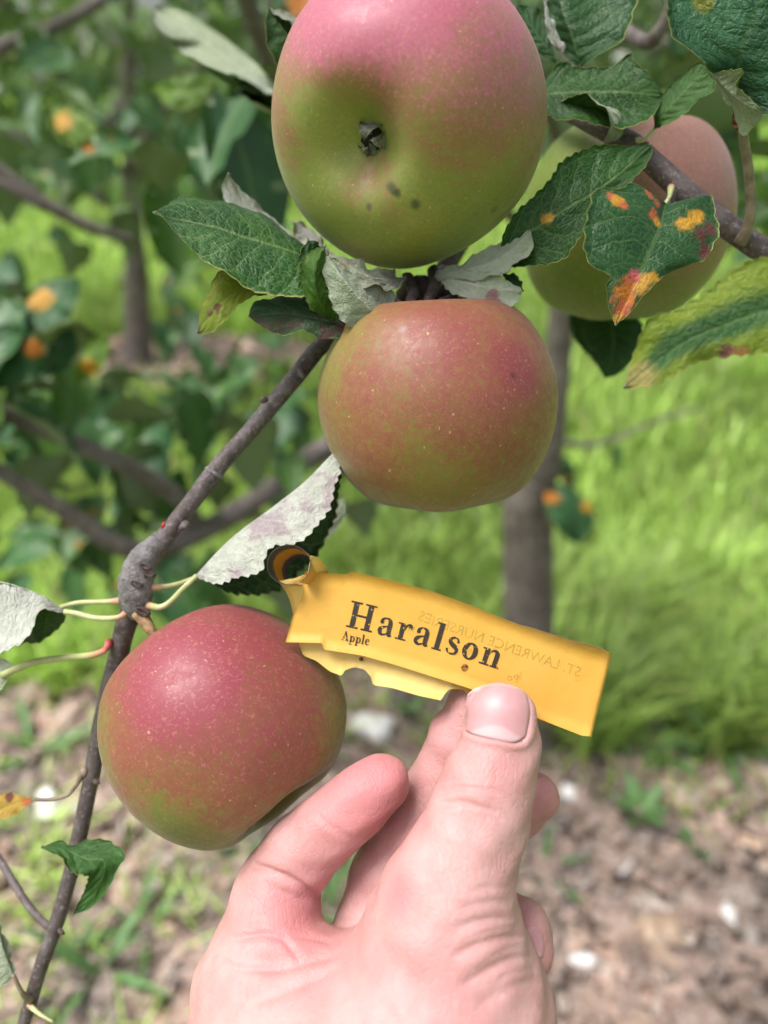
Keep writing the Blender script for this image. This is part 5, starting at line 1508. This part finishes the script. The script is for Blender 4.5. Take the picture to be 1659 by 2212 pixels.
# little punched rust marks
for i, (px, py, r, off) in enumerate(((1004, 1442, 8, -0.0002), (780, 1424, 4.5, 0.0022))):
    V, Fc = [], []
    for k in range(12):
        f = k * math.pi / 6
        for q in (1.0, 0.55):
            V.append(list(P(px + r * q * math.cos(f), py + r * q * math.sin(f), TD(px, py) + off - (0.0002 if q < 1 else 0.00005))))
    V.append(list(P(px, py, TD(px, py) + off)))
    for k in range(12):
        a_, b_ = 2 * k, 2 * ((k + 1) % 12)
        Fc += [(a_, a_ + 1, b_ + 1, b_), (a_ + 1, 24, b_ + 1)]
    mobj('rust_mark', V, Fc, M_RUST, parent=TAG)

# ================================================================== HAND
def hp(px, py, d):
    """camera space, millimetres (d in mm)"""
    return np.array([(px - CX) * d / F, (CY - py) * d / F, -d])


def prim(p, q, flat=None):
    a, b = hp(*p[:3]), hp(*q[:3])
    return (a, b, p[3] * p[2] / F, q[3] * q[2] / F, flat)


def chain(pts, flat=None):
    return [prim(pts[i], pts[i + 1], flat) for i in range(len(pts) - 1)]


def smin(a, b, k):
    h = np.clip(0.5 + 0.5 * (b - a) / k, 0, 1)
    return b * (1 - h) + a * h - k * h * (1 - h)


def sd(X, pr):
    a, b, ra, rb, fl = pr
    ba = b - a
    t = np.clip(((X - a) @ ba) / (ba @ ba), 0, 1)
    d = X - a - t[..., None] * ba
    if fl is not None:
        d = d.copy()
        d[..., 2] *= fl
    return np.sqrt((d * d).sum(-1)) - (ra + (rb - ra) * t)


thumb = chain([(1084, 1549, 168.5, 75), (1082, 1600, 168, 80), (1076, 1640, 167, 84), (1055, 1690, 165.5, 98), (1034, 1765, 163, 107), (1003, 1845, 160.5, 116), (972, 1915, 158.5, 128), (958, 1990, 158, 148)], 1.12)
thenar = chain([(958, 1990, 158, 148), (955, 2070, 158.5, 180), (962, 2150, 158.5, 212), (955, 2230, 158, 240), (900, 2360, 156, 280)])
palm = chain([(583, 2062, 172, 106), (574, 2118, 171, 136), (602, 2195, 169, 170), (645, 2275, 167, 225), (760, 2420, 160, 300)]) + chain([(725, 2190, 169, 110), (860, 2200, 163, 148)])
arm = chain([(800, 2400, 156, 300), (800, 2600, 146, 300), (800, 3000, 128, 330), (800, 3500, 112, 400)])
idx_p = chain([(583, 2080, 171, 104), (582, 2010, 174, 97), (597, 1940, 178, 90), (607, 1897, 181, 84)])
idx_d = chain([(612, 1893, 180, 80), (645, 1848, 178, 79), (690, 1803, 177, 73), (740, 1762, 176.5, 69), (785, 1722, 177, 66), (826, 1690, 178, 60)])
mid_f = chain([(1052, 1492, 187, 58), (1035, 1530, 187, 64), (998, 1600, 188, 70), (956, 1700, 189, 74), (892, 1800, 188, 78), (840, 1895, 186, 80), (806, 2000, 182, 80), (775, 2130, 177, 92)])
ring = chain([(1156, 1722, 191, 53), (1110, 1752, 193, 58), (1050, 1800, 194, 63), (980, 1900, 191, 70), (900, 2030, 184, 80), (850, 2120, 178, 90)])
pinky = chain([(1141, 2058, 169, 53), (1126, 2010, 172, 60), (1075, 1988, 177, 65), (980, 2000, 181, 68), (900, 2090, 178, 80), (840, 2180, 174, 95)])


def group(X, prs, k=3.0):
    d = sd(X, prs[0])
    for p in prs[1:]:
        d = smin(d, sd(X, p), k)
    return d


def hand_sdf(X):
    d = smin(group(X, thumb, 2.0), group(X, thenar, 4.0), 5.0)
    d = smin(d, group(X, palm, 6.0), 5.0)
    d = smin(d, group(X, arm, 8.0), 12.0)
    ip = group(X, idx_p, 3.0)
    d = smin(d, ip, 1.6)
    d = smin(d, group(X, idx_d, 2.5), 0.7)
    for g_ in (mid_f, ring, pinky):
        d = smin(d, group(X, g_, 2.5), 0.6)
    return d


def surface_nets(lo, hi, h):
    nx, ny, nz = [int(math.ceil((hi[k] - lo[k]) / h)) + 1 for k in range(3)]
    xs = [lo[k] + h * np.arange((nx, ny, nz)[k]) for k in range(3)]
    vals = np.empty((nx, ny, nz), np.float32)
    yy, zz = np.meshgrid(xs[1], xs[2], indexing='ij')
    for i in range(0, nx, 8):
        sub = xs[0][i:i + 8]
        X = np.empty((len(sub), ny, nz, 3), np.float32)
        X[..., 0] = sub[:, None, None]; X[..., 1] = yy; X[..., 2] = zz
        vals[i:i + 8] = hand_sdf(X)
    ins = vals < 0
    cs = [(a, b, c) for a in (0, 1) for b in (0, 1) for c in (0, 1)]
    cnt = np.zeros((nx - 1, ny - 1, nz - 1), np.int8)
    for a, b, c in cs:
        cnt += ins[a:nx - 1 + a, b:ny - 1 + b, c:nz - 1 + c]
    act = (cnt > 0) & (cnt < 8)
    I = np.argwhere(act)
    idm = -np.ones(act.shape, np.int64)
    idm[act] = np.arange(len(I))
    acc = np.zeros((len(I), 3)); num = np.zeros(len(I))
    for c0 in cs:
        for ax in range(3):
            if c0[ax] == 0:
                c1 = list(c0); c1[ax] = 1
                v0 = vals[I[:, 0] + c0[0], I[:, 1] + c0[1], I[:, 2] + c0[2]]
                v1 = vals[I[:, 0] + c1[0], I[:, 1] + c1[1], I[:, 2] + c1[2]]
                cr = (v0 < 0) != (v1 < 0)
                t = np.where(cr, v0 / np.where(cr, v0 - v1, 1), 0)
                p = np.tile(np.array(c0, float), (len(I), 1)); p[:, ax] = t
                acc[cr] += p[cr]; num[cr] += 1
    V = (I + acc / num[:, None]) * h + np.array(lo)
    faces = []
    for ax in range(3):
        o1, o2 = [(1, 2), (2, 0), (0, 1)][ax]
        sl0 = [slice(None)] * 3; sl1 = [slice(None)] * 3
        sl0[ax] = slice(0, -1); sl1[ax] = slice(1, None)
        a, b = ins[tuple(sl0)], ins[tuple(sl1)]
        E = np.argwhere(a != b)
        E = E[(E[:, o1] > 0) & (E[:, o2] > 0) & (E[:, o1] < vals.shape[o1] - 1) & (E[:, o2] < vals.shape[o2] - 1)]
        s = a[E[:, 0], E[:, 1], E[:, 2]]
        q = []
        for d1, d2 in ((1, 1), (0, 1), (0, 0), (1, 0)):
            C2 = E.copy(); C2[:, o1] -= d1; C2[:, o2] -= d2
            q.append(idm[C2[:, 0], C2[:, 1], C2[:, 2]])
        q = np.stack(q, 1)
        q[~s] = q[~s][:, ::-1]
        faces.append(q)
    return V, np.vstack(faces)


HV, HF = surface_nets((-48, -175, -206), (52, -36, -98), 0.9)
# finer surface: one level of subdivision, then creases are pressed into it
tmp = bpy.data.meshes.new('tmp'); tmp.from_pydata(HV.tolist(), [], HF.tolist())
to = bpy.data.objects.new('tmp', tmp); COL.objects.link(to)
sb = to.modifiers.new('s', 'SUBSURF'); sb.levels = 1
bpy.context.view_layer.update()
ev = to.evaluated_get(bpy.context.evaluated_depsgraph_get())
em = ev.to_mesh()
nv = len(em.vertices)
HV = np.empty(nv * 3); em.vertices.foreach_get('co', HV); HV = HV.reshape(-1, 3)
HN = np.empty(nv * 3); em.vertices.foreach_get('normal', HN); HN = HN.reshape(-1, 3)
HF = np.empty(len(em.polygons) * 4, np.int32); em.polygons.foreach_get('vertices', HF); HF = HF.reshape(-1, 4)
ev.to_mesh_clear()
bpy.data.objects.remove(to); bpy.data.meshes.remove(tmp)
hd = -HV[:, 2]
hpx, hpy = HV[:, 0] / hd * F + CX, CY - HV[:, 1] / hd * F
vw = -HV / np.linalg.norm(HV, axis=1)[:, None]
front = np.clip((HN * vw).sum(1) * 3.0, 0, 1)


def polydist(px, py, pts, n_=60):
    c = catmull([(x, y, 0) for x, y in pts], n_)[:, :2]
    best = np.full(len(px), 1e9); arg = np.zeros(len(px))
    for i in range(n_):
        a, b = c[i], c[i + 1]
        ba = b - a
        t = np.clip(((px - a[0]) * ba[0] + (py - a[1]) * ba[1]) / (ba @ ba + 1e-9), 0, 1)
        d = np.hypot(px - a[0] - t * ba[0], py - a[1] - t * ba[1])
        m = d < best
        best[m] = d[m]; arg[m] = ((i + t) / n_)[m]
    return best, arg


disp = np.zeros(nv)
R4 = lambda *q: [(x / 1.9206 + 378, y / 1.9206 + 1404) for x, y in q]


def crease(pts, amp, w, dmin, dmax, bulge=0.35, fade=0.22):
    bb = np.array(pts)
    k = (hpx > bb[:, 0].min() - 60) & (hpx < bb[:, 0].max() + 60) & (hpy > bb[:, 1].min() - 60) & (hpy < bb[:, 1].max() + 60) & (hd > dmin) & (hd < dmax) & (front > 0)
    d, t = polydist(hpx[k], hpy[k], pts)
    e = np.clip(t / fade, 0, 1) * np.clip((1 - t) / fade, 0, 1)
    e = np.sqrt(e)
    disp[k] += front[k] * e * amp * (-np.exp(-(d / w) ** 2) + bulge * np.exp(-((d - 2.6 * w) / (1.5 * w)) ** 2))


# thumb joint
crease(R4((1085, 640), (1180, 632), (1260, 650), (1345, 680)), 0.42, 6, 140, 172)
crease(R4((1075, 585), (1180, 572), (1290, 578), (1350, 600)), 0.26, 6, 140, 172)
crease(R4((1110, 548), (1200, 535), (1310, 552)), 0.18, 6, 140, 172)
crease(R4((1160, 515), (1230, 508), (1290, 520)), 0.14, 5, 140, 172)
crease(R4((1190, 660), (1270, 690), (1380, 700)), 0.12, 5, 140, 172)
# wrinkles at the thumb root
for q, a_, w in ((((1385, 985), (1300, 985), (1210, 1010)), .22, 8), (((1395, 1050), (1300, 1045), (1180, 1075)), .32, 9), (((1400, 1120), (1310, 1115), (1160, 1150)), .42, 9),
                 (((1450, 1190), (1350, 1195), (1240, 1230), (1150, 1275)), .60, 9), (((1480, 1270), (1390, 1285), (1290, 1330), (1180, 1400)), .50, 10), (((1530, 1370), (1440, 1380), (1350, 1420), (1250, 1490)), .32, 11),
                 (((1420, 1150), (1330, 1160), (1230, 1190)), .22, 6), (((1460, 1230), (1380, 1240), (1290, 1280)), .22, 6), (((1500, 1320), (1410, 1335), (1320, 1380)), .22, 7)):
    crease(R4(*q), a_ * 0.75, w, 130, 168)
# index finger
crease(R4((320, 888), (430, 928), (520, 972), (612, 1036)), 0.75, 7, 150, 190, 0.25, 0.1)
crease(R4((565, 660), (650, 735), (760, 800)), 0.20, 6, 150, 190)
crease(R4((350, 920), (450, 955), (560, 1010)), 0.25, 6, 150, 190)
# palm lines
crease(R4((240, 1205), (350, 1180), (440, 1195), (490, 1250), (520, 1300)), 0.45, 7, 130, 190)
crease(R4((190, 1275), (240, 1318), (400, 1325), (560, 1295), (720, 1255)), 0.42, 8, 130, 190)
crease(R4((300, 1480), (450, 1420), (600, 1360), (720, 1280)), 0.28, 9, 130, 190)
crease(R4((440, 1190), (560, 1195), (660, 1225)), 0.25, 6, 130, 190)
# thumbnail bed: the skin stands up around the plate
nail_out = [(1007, 1500), (1028, 1484), (1075, 1473), (1122, 1484), (1141, 1502), (1147, 1540), (1140, 1588), (1122, 1607), (1072, 1600), (1024, 1590), (1004, 1578), (1001, 1540), (1007, 1500)]


def in_nail(px, py):
    pts = catmull([(x, y, 0) for x, y in nail_out], 80)[:, :2]
    inside = np.zeros(len(px), bool)
    j = len(pts) - 1
    for i in range(len(pts)):
        xi, yi = pts[i]; xj, yj = pts[j]
        c = ((yi > py) != (yj > py)) & (px < (xj - xi) * (py - yi) / (yj - yi + 1e-12) + xi)
        inside ^= c
        j = i
    return inside


k = (hpx > 970) & (hpx < 1180) & (hpy > 1450) & (hpy < 1640) & (hd < 172) & (front > 0)
dn, _ = polydist(hpx[k], hpy[k], nail_out, 80)
inn = in_nail(hpx[k], hpy[k])
low = np.clip((hpy[k] - 1480) / 30, 0, 1)
disp[k] += front[k] * np.where(inn, -0.55 * np.clip(dn / 6, 0, 1), low * 0.42 * np.exp(-((dn - 7) / 8) ** 2))
# soft unevenness of the flesh
disp += 0.16 * (np.sin(HV[:, 0] * 0.55 + 1.0) * np.cos(HV[:, 1] * 0.48) + 0.7 * np.sin(HV[:, 1] * 0.9 + HV[:, 2] * 0.5))
# smooth the displacement a little and apply
HV2 = HV + HN * disp[:, None]


def cam2world(V):
    Mx = np.array([list(RT), list(UP), list(-FW)])
    return np.array(CAM) + (V / 1000.0) @ Mx


def near(px, py, d, r):
    return np.exp(-((HV - hp(px, py, d)) ** 2).sum(1) / (r * r))


pink = 0.75 * near(770, 1740, 170, 16) + 0.7 * near(826, 1690, 172, 10) + 0.55 * near(600, 1960, 168, 12) + 0.8 * near(865, 1930, 150, 4) + 0.45 * near(1060, 1640, 160, 10) + 0.75 * near(1170, 1730, 188, 12) + 0.6 * near(1150, 2060, 165, 9) + 0.45 * near(930, 2120, 148, 14) + 0.35 * near(650, 2020, 168, 9) + 0.3 * near(700, 2180, 155, 14) + 0.35 * near(960, 1560, 182, 12)
pink = np.clip(pink, 0, 1)

n = NT('skin')
co = n.objco()
pk = n.attr('pink', 'Fac')
a = n.noise(co, 130, 4, 0.6); b = n.noise(co, 900, 3, 0.6)
col = n.mix(n.ramp(a, 0.3, 0.7), (0.47, 0.255, 0.245), (0.535, 0.32, 0.31))
col = n.mix(n.math('MULTIPLY', pk, 0.85), col, (0.52, 0.185, 0.20))
col = n.mix(n.ramp(n.noise(co, 330, 4, 0.65), 0.50, 0.72, 0, 0.45), col, (0.52, 0.23, 0.22))
vr = n.voro(n.vmath('ADD', co, n.vmath('MULTIPLY', n.n('TexNoise', {'Vector': co, 'Scale': 300.0}).outputs[1], (0.002, 0.002, 0.002))), 1500, 'DISTANCE_TO_EDGE')
h_ = n.math('ADD', n.ramp(vr, 0, 0.25), n.math('MULTIPLY', b, 0.8))
h2_ = n.noise(n.vmath('MULTIPLY', co, (1, 1, 1)), 420, 4, 0.7)
vr2 = n.voro(n.vmath('ADD', n.vmath('MULTIPLY', co, (1.0, 0.6, 0.6)), n.vmath('MULTIPLY', n.n('TexNoise', {'Vector': co, 'Scale': 160.0, 'Detail': 3.0}).outputs[1], (0.004, 0.004, 0.004))), 620, 'DISTANCE_TO_EDGE')
nr = n.bump(h2_, 0.30, 0.0007, n.bump(h_, 0.18, 0.0002))
nr = n.bump(n.ramp(vr2, 0.0, 0.12), 0.22, 0.0003, nr)
M_SKIN = n.finish(n.bsdf(col, n.ramp(b, 0.3, 0.7, 0.42, 0.56), nr, Specular_IOR_Level=0.4, Subsurface_Weight=0.25, Subsurface_Scale=0.003, Subsurface_Radius=(1.0, 0.32, 0.18)))
wrist = Vector(cam2world(np.array([hp(800, 2500, 150)]))[0])
HAND = mobj('hand', cam2world(HV2), HF, M_SKIN, origin=wrist, attrs={'pink': pink})
setp(HAND, 'pale hand pinching the yellow tag between thumb and fingers', 'hand')

# ---- fingernails
n = NT('fingernail')
co = n.objco()
sep = n.n('SeparateXYZ', {0: n.uv()})
u, v = sep.outputs[0], sep.outputs[1]
cu_ = n.math('ABSOLUTE', n.math('MULTIPLY_ADD', u, 2.0, -1.0))
lun = n.ramp(n.math('ADD', v, n.math('MULTIPLY', n.math('POWER', cu_, 2.0), 0.30)), 1.00, 0.80, 1.0, 0.0)
lun = n.ramp(n.math('SUBTRACT', v, n.math('MULTIPLY', n.math('POWER', cu_, 2.0), 0.32)), 0.70, 0.80)
tipm = n.ramp(v, 0.055, 0.025)
col = n.mix(n.ramp(n.noise(co, 120, 3), 0.3, 0.7), (0.50, 0.25, 0.27), (0.56, 0.30, 0.32))
col = n.mix(n.math('MULTIPLY', lun, 0.45), col, (0.60, 0.48, 0.50))
col = n.mix(n.math('MULTIPLY', tipm, 0.5), col, (0.6, 0.5, 0.42))
rid = n.noise(n.vmath('MULTIPLY', n.uv(), (60, 2, 1)), 1.0, 2)
M_NAIL = n.finish(n.bsdf(col, 0.42, n.bump(rid, 0.06, 0.0003), Specular_IOR_Level=0.5, Subsurface_Weight=0.2, Subsurface_Scale=0.002))


def cast(px, py, d0, d1, fn):
    """distance along the view ray to the surface, mm"""
    ds = np.linspace(d0, d1, 160)
    X = np.array([hp(px, py, d) for d in ds])
    s = fn(X)
    i = int(np.argmax(s < 0))
    if s[i] >= 0:
        return None
    if i == 0:
        return ds[0]
    t = s[i - 1] / (s[i - 1] - s[i])
    return ds[i - 1] + t * (ds[i] - ds[i - 1])


def nail(L_, R_, T_, B_, fn, d0, d1, lift, nu=18, nv_=18):
    """four edges in pixels: left/right top-to-bottom, top/bottom left-to-right (Coons patch)"""
    l, r = catmull([(x, y, 0) for x, y in L_], nv_)[:, :2], catmull([(x, y, 0) for x, y in R_], nv_)[:, :2]
    t, b = catmull([(x, y, 0) for x, y in T_], nu)[:, :2], catmull([(x, y, 0) for x, y in B_], nu)[:, :2]
    g = np.zeros((nv_ + 1, nu + 1, 3)); dm = np.full((nv_ + 1, nu + 1), np.nan)
    for i in range(nv_ + 1):
        for j in range(nu + 1):
            s, q = j / nu, i / nv_
            p = (1 - s) * l[i] + s * r[i] + (1 - q) * t[j] + q * b[j] - ((1 - s) * (1 - q) * l[0] + s * (1 - q) * r[0] + (1 - s) * q * l[-1] + s * q * r[-1])
            g[i, j, :2] = p
            d = cast(p[0], p[1], d0, d1, fn)
            if d is not None:
                dm[i, j] = d
    fill = np.nanmax(dm)
    dm = np.where(np.isnan(dm), fill, dm)
    V = np.array([[hp(g[i, j, 0], g[i, j, 1], dm[i, j] - lift * (0.35 + 0.65 * math.sin(math.pi * j / nu) ** 0.6) * (1.0 if i < nv_ - 2 else 0.3 + 0.35 * (nv_ - i))) for j in range(nu + 1)] for i in range(nv_ + 1)]).reshape(-1, 3)
    Wd = cam2world(V)
    back = cam2world(V * (1 + 0.45 / np.linalg.norm(V, axis=1))[:, None])
    W = nu + 1
    nt = len(Wd)
    Fc = []
    for i in range(nv_):
        for j in range(nu):
            q = (i * W + j, (i + 1) * W + j, (i + 1) * W + j + 1, i * W + j + 1)
            Fc.append(q); Fc.append(tuple(x + nt for x in reversed(q)))
    rim = [j for j in range(W)] + [i * W + nu for i in range(1, nv_ + 1)] + [nv_ * W + j for j in range(nu - 1, -1, -1)] + [i * W for i in range(nv_ - 1, 0, -1)]
    for i in range(len(rim)):
        a_, b_ = rim[i], rim[(i + 1) % len(rim)]
        Fc.append((a_, b_, b_ + nt, a_ + nt))
    uu, vv = np.meshgrid(np.linspace(0, 1, nu + 1), np.linspace(0, 1, nv_ + 1))
    UV = np.stack([uu.ravel(), vv.ravel()], 1)
    return mobj('fingernail', np.vstack([Wd, back]), Fc, M_NAIL, parent=HAND, uv=np.vstack([UV, UV]))


nail([(1010, 1500), (1005, 1540), (1006, 1578)], [(1138, 1502), (1144, 1540), (1136, 1590)], [(1010, 1500), (1030, 1485), (1075, 1475), (1120, 1485), (1138, 1502)], [(1006, 1578), (1030, 1588), (1072, 1598), (1110, 1604), (1136, 1590)],
     lambda X: group(X, thumb, 2.0), 150, 178, 0.12)['label'] = 'pink thumbnail with a pale half moon'
nail([(1128, 2012), (1132, 2040), (1146, 2062)], [(1168, 2010), (1176, 2040), (1172, 2068)], [(1128, 2012), (1146, 2002), (1168, 2010)], [(1146, 2062), (1158, 2070), (1172, 2068)],
     lambda X: group(X, pinky, 2.5), 150, 185, 0.12, 10, 10)
